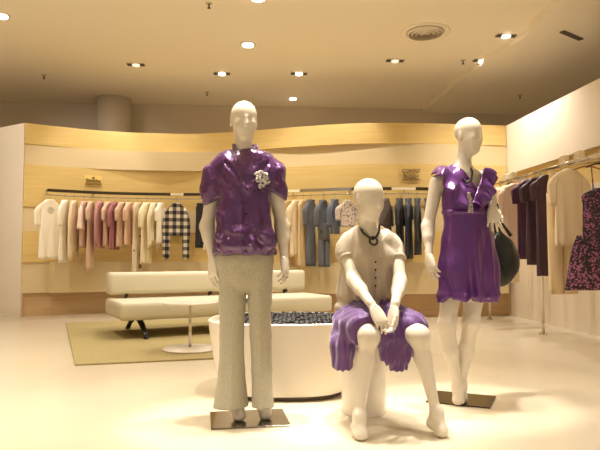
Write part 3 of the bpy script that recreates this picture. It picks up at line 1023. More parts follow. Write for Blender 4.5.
# ------------------------------------------------------------------ mannequin in the violet dress
def mannequin_dress():
    D = 3.87
    base = G(461, 402); base[2] = 0
    t = thing('mannequin', 'white mannequin standing in shiny violet flutter-sleeved dress beside the right-hand rail', 'mannequin', base, 0, 'display mannequins')
    P = lambda px, py, dd=0.0: W(px, py, D + dd)
    B = basis(28)
    HB = basis(37, 6)
    s = Solid()
    hc = P(469, 136, -.02)
    add_head(s, hc, HB, 1.02)
    add_neck(s, hc, HB, P(462, 172, .02), .044, .048, 1.02)
    s.cone(P(444, 180, .0), P(481, 178, .04), .05, .05, .05)
    s.cone(P(462, 172, .02), P(462, 182, .02), .055, .09, .05, (B[1], .6))
    s.chain([P(462, 186), P(463, 200), P(464, 222), P(466, 258), P(468, 280)], [.105, .105, .09, .125, .11], .06, (B[1], .7))
    for sx in (-1, 1): s.ell(P(465, 197) + B[0] * .055 * sx - B[1] * .07, (.045, .04, .045), B, .03)
    s.chain([P(454, 275, .0), P(447, 322, -.04), P(450, 350, -.02), P(458, 388, -.02)], [.08, .050, .046, .030], .04)
    s.chain([P(476, 275, .03), P(471, 322, .0), P(466, 350, .04), P(460, 386, .05)], [.08, .050, .046, .030], .04)
    add_foot(s, P(459, 388, -.01), G(457, 404.5, .01), .031)
    add_foot(s, P(461, 386, .05), G(461, 402, .01), .031)
    L = [P(437, 182, -.02), P(428, 226, .0), P(429, 256, -.06)]
    s.chain(L, [.046, .035, .023], .03)
    R = [P(485, 184, .04), P(494, 222, .16), P(491, 207, -.02)]
    R = [P(485, 184, .05), P(496, 215, .13), P(492, 208, -.06)]
    s.chain(R, [.044, .034, .023], .03)
    s.cone(L[1] + (L[2] - L[1]) * .05, L[1] + (L[2] - L[1]) * .35, .034, .036, .03)
    hl = hand(L[2], P(434, 276, -.10) - L[2], RT * .8 + FW * .5, -1, (.2, .3, .25), 4, .95)
    hr = hand(R[2], P(495, 232, -.12) - R[2], FW * .9 + RT * .25, 1, (.15, .25, .2), 13, .95, (1.0, .1))
    s.build('body', M['manq'], t, base, .0045, [(hl, .0026), (hr, .0026)])

    b = Solid()
    b.chain([P(462, 184), P(464, 200), P(466, 213)], [.122, .150, .150], .03, (B[1], .70))
    for sx in (-1, 1): b.ell(P(465, 197) + B[0] * .055 * sx - B[1] * .072, (.052, .045, .052), B, .04)
    b.chain([P(466, 213), P(468, 240), P(469, 268), P(469.5, 302)], [.150, .172, .190, .200], .04, (B[1], .70))
    b.chain([P(452, 172, .03), P(444, 182, .01)], [.045, .05], .04); b.chain([P(474, 171, .03), P(482, 180, .03)], [.045, .05], .04)
    b.cut(halfspace(P(470, 298), -UP))
    vb = P(470, 193)
    b.cut(wedge_out([(vb, nrm(B[0] - UP * .62)), (vb, nrm(-B[0] - UP * .62)), (P(462, 175, .015), B[1])]), .006)
    b.cut(wedge_out([(P(463, 184), -UP), (P(462, 175), nrm(B[0] - UP * .2)), (P(464, 175), nrm(-B[0] - UP * .2))]) if False else halfspace(P(463, 163), UP), .006)
    b.warp(folds(P(468, 250), B, 8, .014, 1.16, .72, .4))
    b.warp(lambda X, Y, Z: -.006 * np.exp(-((Z - P(464, 213)[2]) / .010) ** 2))
    b.warp(lambda X, Y, Z: -.006 * np.exp(-((Z - P(470, 295)[2]) / .02) ** 2))
    b.warp(crumple(.004, 26, 15, (1, 1, .6)))
    b.build('dress', M['satin_dress'], t, base, .005)

    # flutter ruffles: from the bottom of the V over each shoulder
    def ruffle(sx, seed, path, wid, drop):
        v = []; n = 64; m = 8
        for i in range(n + 1):
            u = i / n
            x = u * (len(path) - 1); k_ = min(int(x), len(path) - 2); fr = x - k_
            fr = fr * fr * (3 - 2 * fr) * .5 + fr * .5
            p = path[k_] * (1 - fr) + path[k_ + 1] * fr
            w_ = wid * (math.sin(math.pi * min(1, .08 + u * .92)) ** .5 + .05)
            for j in range(m + 1):
                q = j / m
                wave = math.sin(u * 30 + seed) * .020 * q + math.sin(u * 13 + seed * 2) * .010 * q
                out = B[0] * sx * (.9 + .2 * u) + (-B[1]) * (.55 - .4 * u)
                pp = p + nrm(out) * (w_ * q * (1.0 - .25 * q)) - UP * (w_ * q * q * drop) + (-B[1] * .9 + UP * .3) * wave - B[1] * .012
                v.append(pp)
        f = [(i*(m+1) + j, i*(m+1) + j + 1, (i+1)*(m+1) + j + 1, (i+1)*(m+1) + j) for i in range(n) for j in range(m)]
        o = mesh('ruffle', v, f, M['satin_dress'], t, True, base)
        md = o.modifiers.new('thickness', 'SOLIDIFY'); md.thickness = .004; md.offset = 0
        return o
    ruffle(-1, .3, [P(468, 205, -.135), P(458, 184, -.14), P(447, 167, -.08), P(441, 166, .03), P(443, 171, .15)], .150, .45)
    ruffle(1, 1.7, [P(471, 203, -.135), P(477, 187, -.085), P(483, 168, -.04), P(484, 168, .08)], .12, .5)
    mb = MB()
    for i in range(46):
        u = (i % 12) / 11
        p = P(471, 212, -.135) * (1 - u) + P(469, 193, -.145) * u
        mb.ball(p + B[0] * (((i * 37) % 11) - 5) * .0042 * (1 - .4 * u), .0058, 7, 4)
    o = mb.build('bead_trim', M['silver'], t, True, base); o['label'] = 'silver beading at the bottom of the neckline'
    pts = [P(457, 168, .0), P(459, 176, -.07), P(465, 183, -.115), P(470, 180, -.10), P(471, 172, -.06), P(469, 167, .0)]
    mb = MB()
    for i in range(len(pts) - 1):
        for q in np.linspace(0, 1, 6, endpoint=False): mb.ball(pts[i] * (1 - q) + pts[i + 1] * q - B[1] * .012, .0075, 8, 5)
    mb.build('necklace', M['dark_metal'], t, True, base)
    mb = MB()
    for w0 in (0, .018):
        c0 = R[2] + nrm(R[1] - R[2]) * (.02 + w0)
        ax = nrm(R[1] - R[2]); a1 = nrm(np.cross(ax, UP)); a2 = np.cross(ax, a1)
        mb.tube([c0 + (a1 * math.cos(q) + a2 * math.sin(q)) * .030 for q in np.linspace(0, 2 * math.pi, 25)], .005, 8, False)
    mb.build('bracelet', M['silver'], t, True, base)
    a = [G(439, 391), G(494, 396), G(490, 410), G(425, 403.5)]
    cp = sum(a) / 4
    ex = nrm((a[1] - a[0]) + (a[2] - a[3]))
    o = MB().box((0, 0, 0), (.40, .34, .008), 0, .003).build('base_plate', M['dark_reflect_plate'], t)
    o.location = (cp[0] - base[0], cp[1] - base[1], .0045); o.rotation_euler = (0, 0, math.atan2(ex[1], ex[0]))
    MB().tube([G(463, 394, 0.005), G(463, 394, 0.005) + UP * .17, P(463, 362, .055)], .008).build('support_rod', M['dark_metal'], t, True, base)
    # hobo bag hanging from the bent arm
    hp = R[1] * .55 + R[2] * .45
    bt = thing('handbag', 'black slouchy leather hobo bag hanging beside the violet dress', 'handbag', W(508, 287, 4.08))
    bo = np.array(bt.location)
    k = Solid()
    BP = lambda px, py, dd=0.0: W(px, py, 4.08 + dd)
    bx = basis(15)
    k.ell(BP(501, 261), (.136, .055, .168), bx, .03)
    k.cone(BP(497, 230), BP(503, 246), .02, .05, .05)
    k.ell(BP(509, 228, -.0), (.05, .12, .055), bx, .03, 's')
    k.ell(BP(503, 255, -.075), (.05, .03, .12), bx, .03, 's')
    k.warp(crumple(.006, 26, 3))
    k.build('bag_body', M['black'], bt, bo, .005)
    MB().tube([BP(496, 236), BP(495, 225, .0), hp + UP * .046, hp + UP * .046 + RT * .02, BP(501, 222, .02), BP(511, 236, .01)], [.012, .009, .008, .008, .009, .013], 10).build('handle', M['black'], bt, True, bo)
    MB().tube([BP(500 + 4 * math.cos(q), 268 + 4 * math.sin(q), -.062) for q in np.linspace(0, 2 * math.pi, 17)], .004, 8, False).build('buckle', M['dark_metal'], bt, True, bo)
    return t


# ------------------------------------------------------------------ seated mannequin on its white pedestal
def mannequin_seated():
    D = 3.58
    base = G(364, 412); base[2] = 0
    ped = thing('pedestal', 'white cylindrical pedestal seat under the seated mannequin', 'pedestal', base)
    MB().lathe((0, 0, 0), [(.130, 0), (.134, .006), (.138, .50), (.134, .51), (.12, .512)], 48).build('drum', M['white_gloss'], ped, angle=40)
    t = thing('mannequin', 'white mannequin seated in beige short-sleeved blouse and purple skirt, hands clasped', 'mannequin', base, 0, 'display mannequins')
    P = lambda px, py, dd=0.0: W(px, py, D + dd)
    B = basis(16)
    HB = basis(38, 10)
    drum = lambda X, Y, Z: -np.maximum(np.sqrt((X - base[0]) ** 2 + (Y - base[1]) ** 2) - .143, Z - .517)
    s = Solid()
    hc = P(369, 200, -.10)
    add_head(s, hc, HB, 1.06)
    add_neck(s, hc, HB, P(369, 234, -.02), .045, .048, 1.0)
    s.cone(P(349, 240, -.01), P(391, 241, .01), .05, .05, .05)
    s.chain([P(370, 248), P(370, 265), P(368, 290), P(366, 308)], [.110, .105, .092, .125], .06, (B[1], .72))
    for sx in (-1, 1): s.ell(P(372, 258) + B[0] * .055 * sx - B[1] * .07, (.045, .04, .045), B, .03)
    KL, KR = W(369, 336, 3.20), W(419, 336, 3.24)
    s.chain([P(356, 312, .0), KL], [.085, .056], .04)
    s.chain([P(377, 312, .02), KR], [.085, .056], .04)
    AL, AR = W(359, 416, 3.17), W(436, 412, 3.22)
    for K, A in ((KL, AL), (KR, AR)):
        s.ell(K, (.050, .050, .052), None, .03)
        mid = K * .68 + A * .32 + FW * .022
        s.chain([K, mid, A], [.047, .043, .025], .03)
    add_foot(s, AL, G(363, 440.5, .006), .027); add_foot(s, AR, G(446, 437.5, .006), .027)
    L = [P(345, 246, -.01), P(353, 279, -.12), P(374, 308, -.37)]
    R = [P(396, 247, .0), P(400, 281, -.12), P(394, 309, -.37)]
    s.chain(L, [.044, .034, .023], .03); s.chain(R, [.044, .034, .023], .03)
    for A in (L, R): s.cone(A[1] + (A[2] - A[1]) * .08, A[1] + (A[2] - A[1]) * .38, .033, .034, .03)
    e1 = P(389, 336, -.44) - L[2]; e2 = P(391, 335, -.41) - R[2]
    hl = hand(L[2], e1, -RT * .2 + FW * .75 - UP * .3, 1, (.25, .45, .3), 3, .95, (.5, .3))
    hr = hand(R[2], e2, -RT * .7 - FW * .5, -1, (.3, .5, .3), 2, .95, (.5, .3))
    s.cut(drum)
    s.build('body', M['manq'], t, base, .0045, [(hl, .0026), (hr, .0026)])

    b = Solid()
    b.chain([P(369, 246), P(369, 262), P(367, 284), P(366, 302)], [.140, .145, .152, .180], .04, (B[1], .72))
    for sx in (-1, 1): b.ell(P(372, 258) + B[0] * .055 * sx - B[1] * .072, (.052, .046, .052), B, .04)
    b.chain([P(362, 236, -.01), P(353, 241, -.01), P(346, 248, -.01), P(344.5, 255, -.03)], [.048, .045, .046, .046], .03)
    b.chain([P(378, 236, .01), P(387, 241, .0), P(394, 248, .0), P(396.5, 255, -.02)], [.048, .045, .046, .046], .03)
    vb = P(373, 247)
    b.cut(wedge_out([(vb, nrm(B[0] - UP * .8)), (vb, nrm(-B[0] - UP * .8)), (P(369, 234), B[1])]), .006)
    b.cut(halfspace(P(369, 226), UP))
    b.cut(halfspace(P(368, 311), -UP))
    b.warp(folds(P(368, 280), B, 14, .005, 1.1, .75))
    b.warp(crumple(.006, 30, 21, (1, 1, .5)))
    # gathered cuffs and the drawn-in ribbed hem
    hz = P(368, 296)[2]
    b.warp(lambda X, Y, Z: .016 * np.exp(-((Z - hz + .025) / .022) ** 2))
    b.build('blouse', M['blouse'], t, base, .005)
    for c0, ax in ((L[0] + (L[1] - L[0]) * .36, L[1] - L[0]), (R[0] + (R[1] - R[0]) * .34, R[1] - R[0])):
        ax = nrm(ax); a1 = nrm(np.cross(ax, UP + .01)); a2 = np.cross(ax, a1)
        MB().tube([c0 + (a1 * math.cos(q) + a2 * math.sin(q)) * .046 for q in np.linspace(0, 2 * math.pi, 33)], .008, 8, False, 1.3).build('cuff', M['blouse'], t, True, base)
    for py in (262, 270, 278, 286):
        MB().ball(P(375.5, py, -.128 - (.02 if py < 265 else 0)), .0065, 8, 5).build('button', M['bead'], t, True, base)
    # necklace with ring pendant
    pts = [P(360, 224, .0), P(360.5, 228, -.06), P(363.5, 233, -.12), P(368.5, 237, -.155), P(373, 239, -.165), P(377, 236, -.15), P(379.5, 230, -.10), P(379, 224, -.03)]
    mb = MB()
    for i in range(len(pts) - 1):
        for q in np.linspace(0, 1, 3, endpoint=False): mb.ball(pts[i] * (1 - q) + pts[i + 1] * q, .0082, 8, 6)
    nk = mb.build('necklace', M['bead'], t, True, base); nk['label'] = 'black bead necklace'
    c0 = P(373.5, 241, -.172)
    a1 = B[0]; a2 = nrm(UP + B[1] * .25)
    r_ = MB().tube([c0 + (a1 * math.cos(q) + a2 * math.sin(q)) * .023 for q in np.linspace(0, 2 * math.pi, 25)], .0065, 8, False).build('pendant', M['bead'], t, True, base)

    # skirt
    b = Solid()
    b.chain([P(366, 300, .0), P(366, 318, .0)], [.120, .145], .04, (B[1], .8))
    b.cone(P(354, 316, .0), W(365, 329, 3.27), .115, .100, .05)
    b.cone(P(378, 316, .0), W(412, 327, 3.33), .115, .088, .05)
    b.cone(P(368, 318, -.05), W(388, 334, 3.34), .09, .06, .06, (UP, .5))
    # cloth hanging over the left side and between the knees
    b.chain([W(342, 322, 3.50), W(341, 345, 3.44), W(342, 364, 3.42)], [.055, .058, .055], .04)
    b.chain([W(349, 325, 3.36), W(346, 348, 3.36), W(345, 366, 3.38)], [.06, .045, .038], .03)
    b.chain([W(396, 335, 3.33), W(397, 350, 3.36), W(398, 366, 3.38)], [.055, .050, .052], .04, (FW, .6))
    b.cone(W(384, 338, 3.33), W(388, 352, 3.36), .05, .045, .04, (FW, .6))
    b.cone(W(404, 335, 3.30), W(406, 352, 3.34), .045, .04, .04, (FW, .6))
    # open at the knees
    for kk, (K, hip) in enumerate(((KL, P(356, 312)), (KR, P(377, 312)))):
        n_ = nrm(K - hip)
        cpt = K - n_ * .022
        q0 = np.array(K)
        b.cut((lambda cpt, n_, q0: (lambda X, Y, Z: np.minimum(halfspace(cpt, n_)(X, Y, Z),
              -(np.sqrt((X - q0[0])**2 + (Y - q0[1])**2 + (Z - q0[2])**2) - .125))))(cpt, n_, q0), .006)
    hemz = lambda X, Y: W(340, 369, 3.42)[2] + .003 * np.sin(X * 60 + Y * 25)
    b.cut(lambda X, Y, Z: hemz(X, Y) - Z)
    b.warp(lambda X, Y, Z: .0030 * np.sin((X * RT[0] + Y * RT[1]) * 210 + 2.0 * np.sin(Z * 12)) * np.clip((.62 - Z) / .12, .25, 1))
    b.warp(lambda X, Y, Z: .0025 * np.sin((X + Y * 1.3) * 80 + Z * 12))
    b.cut(drum)
    b.build('skirt', M['chiffon'], t, base, .005)
    return t


mannequin_trousers()
mannequin_dress()
mannequin_seated()


# ------------------------------------------------------------------ clothes rails
RAIL_Z = 1.93
OFF = 0.40


def rail_pt(px, z=RAIL_Z): return wall_pt(px, OFF, z)


def bar_along(mb, pts, hh, tt):
    """a flat upright bar following pts"""
    v = []; f = []
    for i, p in enumerate(pts):
        a = pts[min(i + 1, len(pts) - 1)] - pts[max(i - 1, 0)]
        nn = nrm(np.cross(a, UP))
        for sx, sz in ((1, -1), (1, 1), (-1, 1), (-1, -1)):
            v.append(p + nn * tt / 2 * sx + UP * hh / 2 * sz)
    for i in range(len(pts) - 1):
        for j in range(4): f.append((i*4 + j, i*4 + (j+1) % 4, (i+1)*4 + (j+1) % 4, (i+1)*4 + j))
    f += [(3, 2, 1, 0), tuple((len(pts)-1)*4 + j for j in range(4))]
    mb.add(v, f)


r0 = rail_pt(230); r0[2] = 0
t = thing('clothes_rail', 'long wall-mounted clothes rail following the curved wooden rear wall', 'clothes rail', r0)
mb = MB(); bar_along(mb, [rail_pt(x, RAIL_Z - .075) for x in np.linspace(44, 430, 60)], .012, .02); mb.build('hanging_tube', M['chrome'], t, origin=r0)
for a, b, m_ in ((46, 170, 'dark_reflect_rail'), (183, 230, 'dark_reflect_rail'), (230, 288, 'chrome'), (300, 352, 'chrome'), (352, 392, 'dark_reflect_rail'), (416, 430, 'dark_reflect_rail')):  # dark lengths carry the chrome's dark reflections as colour
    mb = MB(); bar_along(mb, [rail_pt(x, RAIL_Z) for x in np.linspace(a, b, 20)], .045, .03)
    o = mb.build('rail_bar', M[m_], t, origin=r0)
    o['label'] = 'length of the rail coloured dark like a reflection in chrome' if m_ == 'dark_reflect_rail' else 'pale metal length of the rail'
for a, b in ((170, 183), (288, 300), (392, 416)):  # pale lengths stand in for bright reflections along the chrome rail
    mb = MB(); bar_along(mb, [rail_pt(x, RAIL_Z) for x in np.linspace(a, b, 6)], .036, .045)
    mb.build('pale_reflect_sleeve', M['tag'], t, origin=r0)
for x in (45, 92, 176, 250, 293, 350, 405, 430):
    w_ = wall_pt(x, -0.02, RAIL_Z)
    MB().tube([rail_pt(x), w_], .011, 10).tube([rail_pt(x), rail_pt(x, RAIL_Z - .078)], .006, 8).build('wall_bracket', M['chrome'], t, True, r0)

RAILX = float(W(540, 255, 7.3)[0])
RZ2 = 1.97
yr = lambda px: RAILX * 600.0 / 1.0  # unused


def right_pt(px, z=RZ2):
    """point on the straight right-hand rail seen at that column"""
    v = CR @ np.array([(px - 300) / FPX, 0.0, -1.0]); v = v[:2] / v[0] * RAILX
    return np.array([RAILX, v[1], z])


y0, y1 = right_pt(489)[1], 5.3
r1 = np.array([RAILX, 7.3, 0])
t = thing('clothes_rail', 'straight chrome clothes rail on posts along the white right-hand wall', 'clothes rail', r1)
MB().tube([(RAILX, y0, RZ2), (RAILX, y1, RZ2)], .014, 12).build('hanging_tube', M['chrome'], t, True, r1)
MB().tube([(RAILX + .16, y0, RZ2 + .03), (RAILX + .16, y1, RZ2 + .03)], .012, 12).build('hanging_tube', M['chrome'], t, True, r1)
for px in (541.2, 488.5):
    p = right_pt(px)
    MB().tube([(p[0], p[1], 0.01), (p[0], p[1], RZ2)], .017, 14).build('post', M['chrome'], t, True, r1)
    MB().lathe((p[0], p[1], 0), [(.05, 0), (.048, .01), (.02, .02)], 20).build('foot', M['chrome'], t, angle=40, origin=r1)
for px in (557, 572, 500, 507):
    p = right_pt(px)
    MB().tube([(p[0], p[1], RZ2 + .0), (RX, p[1], RZ2 + .06)], .010, 10).build('wall_bracket', M['chrome'], t, True, r1)
    MB().box((p[0] + .1, p[1], RZ2 + .075), (.08, .10, .10), 0, .012).build('bracket_cap', M['tag'], t, origin=r1)

# ------------------------------------------------------------------ hangers and garments
HB_ME = {}


def hanger_proto(kind):
    if kind in HB_ME: return HB_ME[kind]
    mb = MB()
    pts = [(-.19, 0, -.055), (-.12, .004, -.025), (-.05, 0, -.004), (0, 0, 0.0), (.05, 0, -.004), (.12, .004, -.025), (.19, 0, -.055)]
    mb.tube(pts, [.010, .011, .012, .014, .012, .011, .010], 8, True, .8)
    o = mb.build('shoulder_bar', M['hanger_wood'] if kind == 'wood' else M['dark_metal'], None, True)
    hk = [(0, 0, .0), (0, 0, .075)] + [(.0, -.0 + .02 * math.sin(a) , .098 - .022 * math.cos(a)) for a in np.linspace(.2, 4.6, 12)]
    o2 = MB().tube(hk, .0035, 6).build('hook', M['chrome'], None, True)
    HB_ME[kind] = (o.data, o2.data)
    bpy.data.objects.remove(o); bpy.data.objects.remove(o2)
    return HB_ME[kind]


def hanger(pos, rz, label, kind, group, w, rail_ang):
    """pos: the rail point it hooks over"""
    a, b = hanger_proto(kind)
    t = thing('clothes_hanger', label, 'hanger', (pos[0], pos[1], pos[2] - .098), rz, group)
    o = link('shoulder_bar', a, t); o.scale = (w * .68 / .19, .8, .8)
    o = link('hook', b, t); o.rotation_euler = (0, 0, rail_ang - rz)
    return t


def ring_tube(profile, n=32, amp=0.0, nf=7, seed=0, caps=False):
    """profile rows: z, half width, half depth, x offset, y offset, fold share"""
    v = []; f = []
    for z, a, b, ox, oy, fs in profile:
        for j in range(n):
            q = 2 * math.pi * j / n
            c, s_ = math.cos(q), math.sin(q)
            k = 1 + 0.0
            fo = amp * fs * (math.sin(nf * q + seed + z * 3) + .6 * math.sin((nf + 4) * q + seed * 2.3 - z * 5))
            v.append((ox + math.copysign(abs(c) ** .8, c) * (a + fo * .4), oy + math.copysign(abs(s_) ** .9, s_) * (b + fo), z))
    m = len(profile)
    f = [(i*n + j, (i+1)*n + j, (i+1)*n + (j+1) % n, i*n + (j+1) % n) for i in range(m-1) for j in range(n)]
    if caps: f += [tuple(range(n)), tuple((m-1)*n + j for j in range(n))[::-1]]
    return v, f


def solid(o, th=.004):
    md = o.modifiers.new('thickness', 'SOLIDIFY'); md.thickness = th; md.offset = -1
    return o


def garment(kind, pos, rz, label, group, material, w=.20, L=.7, sleeve='none', flare=1.05, depth=.032, seed=0, sl=None, sw=1.0, strap=0,
            tagz=None, collar=None, waist=None, second=None, print_=None):
    """pos: neck point (top of the garment)"""
    t = thing(kind, label, {'tunic': 'top', 'blouse': 'top', 'jacket': 'jacket', 'dress': 'dress', 'trousers': 'trousers', 'skirt': 'skirt', 'shirt': 'shirt', 'scarf': 'scarf', 'cardigan': 'cardigan'}.get(kind, kind), pos, rz, group)
    A = depth * .35
    r_ = random.Random(seed)
    if kind == 'trousers':
        v, f = ring_tube([(0, w * .62, .025, 0, 0, 0), (-.05, w * .64, .03, 0, 0, .1), (-.14, w * .72, .045, 0, 0, .3), (-.26, w * .76, .055, 0, 0, .4)], 32, A, 6, seed)
        solid(mesh('waist', v, f, material, t))
        for sx in (-1, 1):
            v, f = ring_tube([(-.24 - (L - .24) * q, w * .38 * (1 - .06 * q), .045, sx * w * .38, .0, .3 + .5 * q) for q in np.linspace(0, 1, 10)], 20, A, 4, seed + sx)
            solid(mesh('leg', v, f, material, t))
    elif kind == 'skirt':
        v, f = ring_tube([(0, w * .6, .02, 0, 0, 0), (-.03, w * .62, .025, 0, 0, .1)] + [(-.03 - (L - .03) * q, w * (.62 + .4 * q ** .7 * flare), .03 + .05 * q, 0, 0, q) for q in np.linspace(.05, 1, 12)], 40, A * 1.3, 8, seed)
        solid(mesh('skirt_body', v, f, material, t))
    else:
        wf = lambda q: 1 + (flare - 1) * q - ((waist or 0) * math.exp(-((q - .35) / .14) ** 2))
        prof = [(.012, .055, .045, 0, 0, 0), (.0, .075, .05, 0, 0, 0), (-.022, w * .62, .042, 0, 0, 0), (-.045, w * .86, .038, 0, 0, 0.05), (-.075, w * .99, .034, 0, 0, .1), (-.12, w * .98, depth * .85, 0, 0, .2)]
        prof += [(-.12 - (L - .12) * q, w * .92 * wf(q), depth * (1 + .25 * q), 0, 0, .25 + .75 * q) for q in np.linspace(.08, 1, 14)]
        v, f = ring_tube(prof, 40, A, 6 + r_.randint(0, 3), seed)
        solid(mesh('garment_body', v, f, material, t))
        if sleeve != 'none':
            sl = sl or {'short': .24, 'half': .34, 'long': min(.60, L + .05), 'bell': .38}[sleeve]
            for sx in (-1, 1):
                pr = []
                for q in np.linspace(0, 1, 10):
                    rr = (.072 * (1 - .28 * q) if sleeve != 'bell' else .062 + .035 * q ** 2) * min(1, .35 + 4 * q) * sw
                    pr.append((-.055 - sl * q, rr * .8, rr * .42, sx * (w * .80 + .070 * min(1, q * 3) * (1 if sleeve != 'long' else .7)), -.01 * q, .2 + q))
                v, f = ring_tube(pr, 20, .006, 4, seed + sx, True)
                mesh('sleeve', v, f, second if (second and sleeve != 'long') else material, t)
        if collar:
            mb = MB()
            mb.tube([(.07 * math.cos(a), .052 * math.sin(a), .004 + .01 * math.sin(a)) for a in np.linspace(0, 2 * math.pi, 25)], .011, 8, False, 1.5)
            mb.build('collar', collar, t, True)
        if print_:
            mb = MB()
            for i in range(26):
                a = i * 2.4; rr = .052 * (i / 26) ** .5
                mb.ball((rr * math.cos(a), -depth * 1.02 - .004, -.155 + 1.15 * rr * math.sin(a)), (.008, .003, .008), 6, 4)
            o = mb.build('yoke_motif', print_, t, True)
    if strap:
        for sx in (-1, 1): MB().tube([(sx * .07, 0, -.01), (sx * .085, 0, strap)], .006, 8).build('shoulder_strap', material, t, True)
    if tagz is not None:
        MB().box((w * .45, -depth * 1.1 - .01, tagz), (.055, .003, .10)).build('price_tag', M['tag'], t)
    return t


CL = {}
for k_, rgb, ro in (('white', (244, 234, 214), .8), ('cream', (236, 218, 184), .8), ('ecru', (226, 204, 166), .85), ('blush', (204, 164, 142), .8), ('tanpink', (212, 178, 150), .8),
                    ('mauve', (184, 128, 124), .75), ('rose', (164, 100, 104), .75), ('peach', (220, 182, 154), .8), ('ivory', (240, 226, 190), .8),
                    ('black', (34, 32, 36), .8), ('slate', (92, 92, 96), .85), ('slate_blue', (86, 92, 108), .85), ('taupe', (98, 80, 72), .85), ('navy', (34, 38, 54), .8),
                    ('plum', (78, 36, 70), .55), ('plum_dark', (64, 36, 52), .6), ('palepink', (236, 210, 190), .8), ('greyprint', (150, 136, 128), .8), ('sand', (214, 184, 134), .85)):
    CL[k_] = cloth('cloth_' + k_, rgb, ro)
CL['check'] = cloth('black_white_check', (200, 190, 170), .85, extra=check_nodes)
CL['blotch'] = cloth('blotched_print', (220, 200, 170), .85, extra=print_nodes(S(222, 204, 176), S(110, 92, 84), 7, .62))
CL['floral'] = cloth('black_floral_print', (40, 30, 36), .8, extra=print_nodes(S(38, 30, 36), S(152, 88, 132), 46, .95, .14))
CL['floral_dense'] = cloth('floral_border_print', (40, 30, 36), .8, extra=print_nodes(S(44, 32, 40), S(168, 104, 146), 42, 1.02, .14))
CL['grey_speck'] = cloth('grey_speckled_print', (150, 136, 128), .8, extra=print_nodes(S(196, 180, 164), S(98, 88, 88), 30, .8))

REAR = 'garments on the rear clothes rail'
HG = 'hangers on the rear clothes rail'
n_h = 0


def rear(px, kind, label, mat_key, deg, top=198, w=.20, Lpx=60, **kw):
    p = rail_pt(px)
    d = float(p @ FW)
    ztop = EYE + (255 - top) * d / 600
    ztop = min(ztop, RAIL_Z - .140)
    a, b = rail_pt(px - 3), rail_pt(px + 3)
    rail_a = math.atan2((b - a)[1], (b - a)[0])
    rz = rail_a + math.radians(deg)
    off = OFF
    hk = 'metal' if kw.pop('metal', False) else 'wood'
    sub = garment(kind, (p[0], p[1], ztop - .012), rz, label, REAR, CL[mat_key] if isinstance(mat_key, str) else mat_key, w=w, L=Lpx * d / 600, seed=int(px), **kw)
    hanger((p[0], p[1], RAIL_Z - .075), rz, 'hanger holding the ' + label, hk, HG, w, rail_a)
    return sub


rear(49, 'tunic', 'white tunic with a grey embroidered neckline, leftmost on the rear rail', 'white', 10, w=.15, sw=.85, Lpx=59, sleeve='half', flare=1.12, print_=M['lamp_ring'])
rear(64, 'blouse', 'plain white top hanging second from the left on the rear rail', 'white', 60, w=.18, Lpx=62, sleeve='half')
rear(73, 'shirt', 'cream long-sleeved shirt beside the white tops on the rear rail', 'ecru', 62, w=.17, Lpx=50, sleeve='long', sl=.86)
rear(83, 'dress', 'blush dress with bell sleeves beside the cream shirt', 'blush', 66, w=.18, Lpx=46, sleeve='bell', second=CL['palepink'])
rear(90, 'dress', 'long tan-pink dress left of the mauve cardigan', 'tanpink', 68, w=.17, Lpx=68, sleeve='short')
rear(99, 'cardigan', 'dusty mauve cardigan, left one of the rose-coloured group', 'mauve', 68, w=.18, Lpx=46, sleeve='long')
rear(107, 'blouse', 'pale peach top with white tag between the mauve and rose tops', 'peach', 68, w=.16, Lpx=44, sleeve='short', tagz=-.70)
rear(114, 'blouse', 'deep rose top in the middle of the pink group', 'rose', 68, w=.18, Lpx=47, sleeve='half')
rear(121, 'blouse', 'peach pink top with white tag right of the deep rose top', 'tanpink', 68, w=.17, Lpx=44, sleeve='short', tagz=-.70)
rear(128, 'blouse', 'light peach top, last of the pink group', 'peach', 72, w=.14, Lpx=42, sleeve='short')
rear(137, 'dress', 'long pale dress with dark blotched print', 'blotch', 66, w=.14, Lpx=74, sleeve='none')
rear(146, 'shirt', 'ivory top with half sleeves right of the blotched dress', 'ivory', 66, w=.16, Lpx=60, sleeve='half')
rear(153, 'shirt', 'ivory shirt with white tag left of the checked jacket', 'ivory', 70, w=.14, Lpx=38, sleeve='long', sl=.66, tagz=-.72)
rear(160, 'blouse', 'plain white top touching the checked jacket', 'white', 72, w=.13, Lpx=40, sleeve='short')
rear(176, 'jacket', 'black and white checked long-sleeved jacket on the rear rail', 'check', 6, top=199, w=.135, Lpx=32, sleeve='long', waist=.1, sl=.84, sw=1.3)
rear(200, 'dress', 'black dress with white tag at the left elbow of the trousered mannequin', 'black', 63, top=203, w=.10, Lpx=44, sleeve='none', tagz=-.70)
rear(288, 'dress', 'sand long dress right of the purple satin blouse', 'sand', 66, w=.14, Lpx=66, sleeve='short')
rear(296, 'shirt', 'pale sand shirt on the rear rail right of the trousered mannequin', 'ecru', 72, w=.13, Lpx=56, sleeve='half')
rear(303, 'dress', 'sandy long dress left of the slate grey garments', 'sand', 72, w=.12, Lpx=68)
rear(311, 'dress', 'narrow slate grey long dress, first of the slate group', 'slate', 70, top=199, w=.10, Lpx=66, sleeve='half', metal=True)
rear(324, 'trousers', 'slate grey trousers hanging under the grey jacket', 'slate', 35, top=222, w=.12, Lpx=44, metal=True)
rear(323, 'jacket', 'short slate grey jacket over the grey trousers', 'slate', 70, top=200, w=.12, Lpx=30, sleeve='half', metal=True)
rear(335, 'jacket', 'slate blue short jacket left of the seated mannequin head', 'slate_blue', 72, top=199, w=.12, Lpx=34, sleeve='half', metal=True)
rear(348, 'blouse', 'grey speckled blouse just left of the seated mannequin head', 'grey_speck', 35, top=200, w=.12, Lpx=26, sleeve='short', metal=True)
rear(386, 'jacket', 'taupe brown jacket behind the seated mannequin shoulder', 'taupe', 60, top=196, w=.17, Lpx=38, sleeve='half')
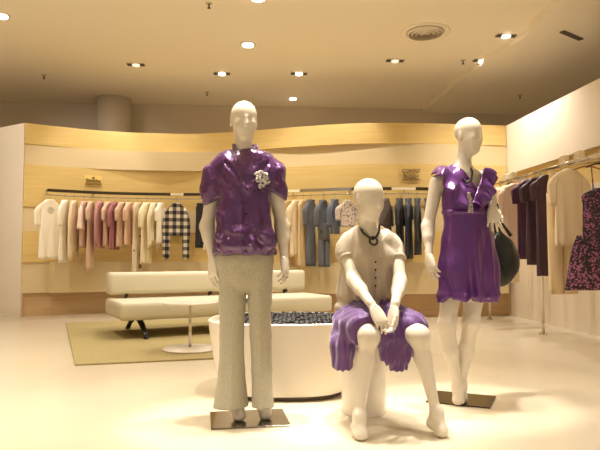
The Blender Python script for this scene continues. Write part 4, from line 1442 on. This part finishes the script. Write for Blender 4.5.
rear(400, 'dress', 'long black dress right of the taupe jacket', 'black', 66, top=198, w=.17, Lpx=74, sleeve='half')
rear(409, 'dress', 'dark navy dress, middle of the dark group', 'navy', 66, top=198, w=.17, Lpx=60, sleeve='short')
rear(418, 'jacket', 'black jacket beside the arm of the mannequin in the dress', 'black', 66, top=198, w=.16, Lpx=56, sleeve='long')
rear(428, 'dress', 'navy dress partly behind the arm of the mannequin in the dress', 'navy', 66, top=198, w=.18, Lpx=50, sleeve='short')

RG = 'garments on the right-hand clothes rail'
HR = 'hangers on the right-hand clothes rail'


def right(px, kind, label, mat_key, deg, w=.20, Lpx=100, drop=.082, dx=0.0, hk='wood', **kw):
    p = right_pt(px); d = float(p @ FW)
    rz = math.radians(deg)
    garment(kind, (p[0] + dx, p[1], RZ2 - drop), rz, label, RG, CL[mat_key], w=w, L=Lpx * d / 600, seed=int(px) + 3, **kw)
    hanger((p[0] + dx, p[1], RZ2), rz, 'hanger holding the ' + label, hk, HR, w, math.pi / 2)


right(600, 'dress', 'black dress with pink floral print at the right edge', 'floral', 10, w=.21, Lpx=52, drop=.36, hk='metal', strap=.22)
right(590, 'skirt', 'black skirt with pink floral border under the floral dress', 'floral_dense', 8, w=.27, Lpx=54, drop=.82, flare=1.3)
right(570, 'blouse', 'cream half-sleeved blouse left of the floral dress', 'cream', 10, w=.19, Lpx=76, sleeve='half', flare=1.12)
right(562, 'trousers', 'cream wide trousers hanging behind the cream blouse', 'ecru', 8, w=.24, Lpx=122)
right(547, 'dress', 'dark plum long dress left of the cream blouse', 'plum_dark', 16, w=.16, Lpx=100, sleeve='short')
right(536, 'dress', 'brownish plum short dress, middle one of the plum dresses', 'plum_dark', 16, w=.15, Lpx=86, sleeve='short')
right(527, 'dress', 'plum puff-sleeved dress beside the pale pink blouse', 'plum', 18, w=.16, Lpx=78, sleeve='short')
right(515, 'blouse', 'pale pink blouse left of the plum dresses', 'palepink', 18, w=.21, Lpx=70, sleeve='half')
right(508, 'dress', 'cream long dress behind the black handbag', 'cream', 20, w=.18, Lpx=96, sleeve='none')
right(501, 'blouse', 'cream blouse just right of the bent mannequin arm', 'cream', 20, w=.18, Lpx=70, sleeve='short')
right(495, 'dress', 'cream dress farthest along the right-hand rail', 'ecru', 20, w=.18, Lpx=88, sleeve='none')
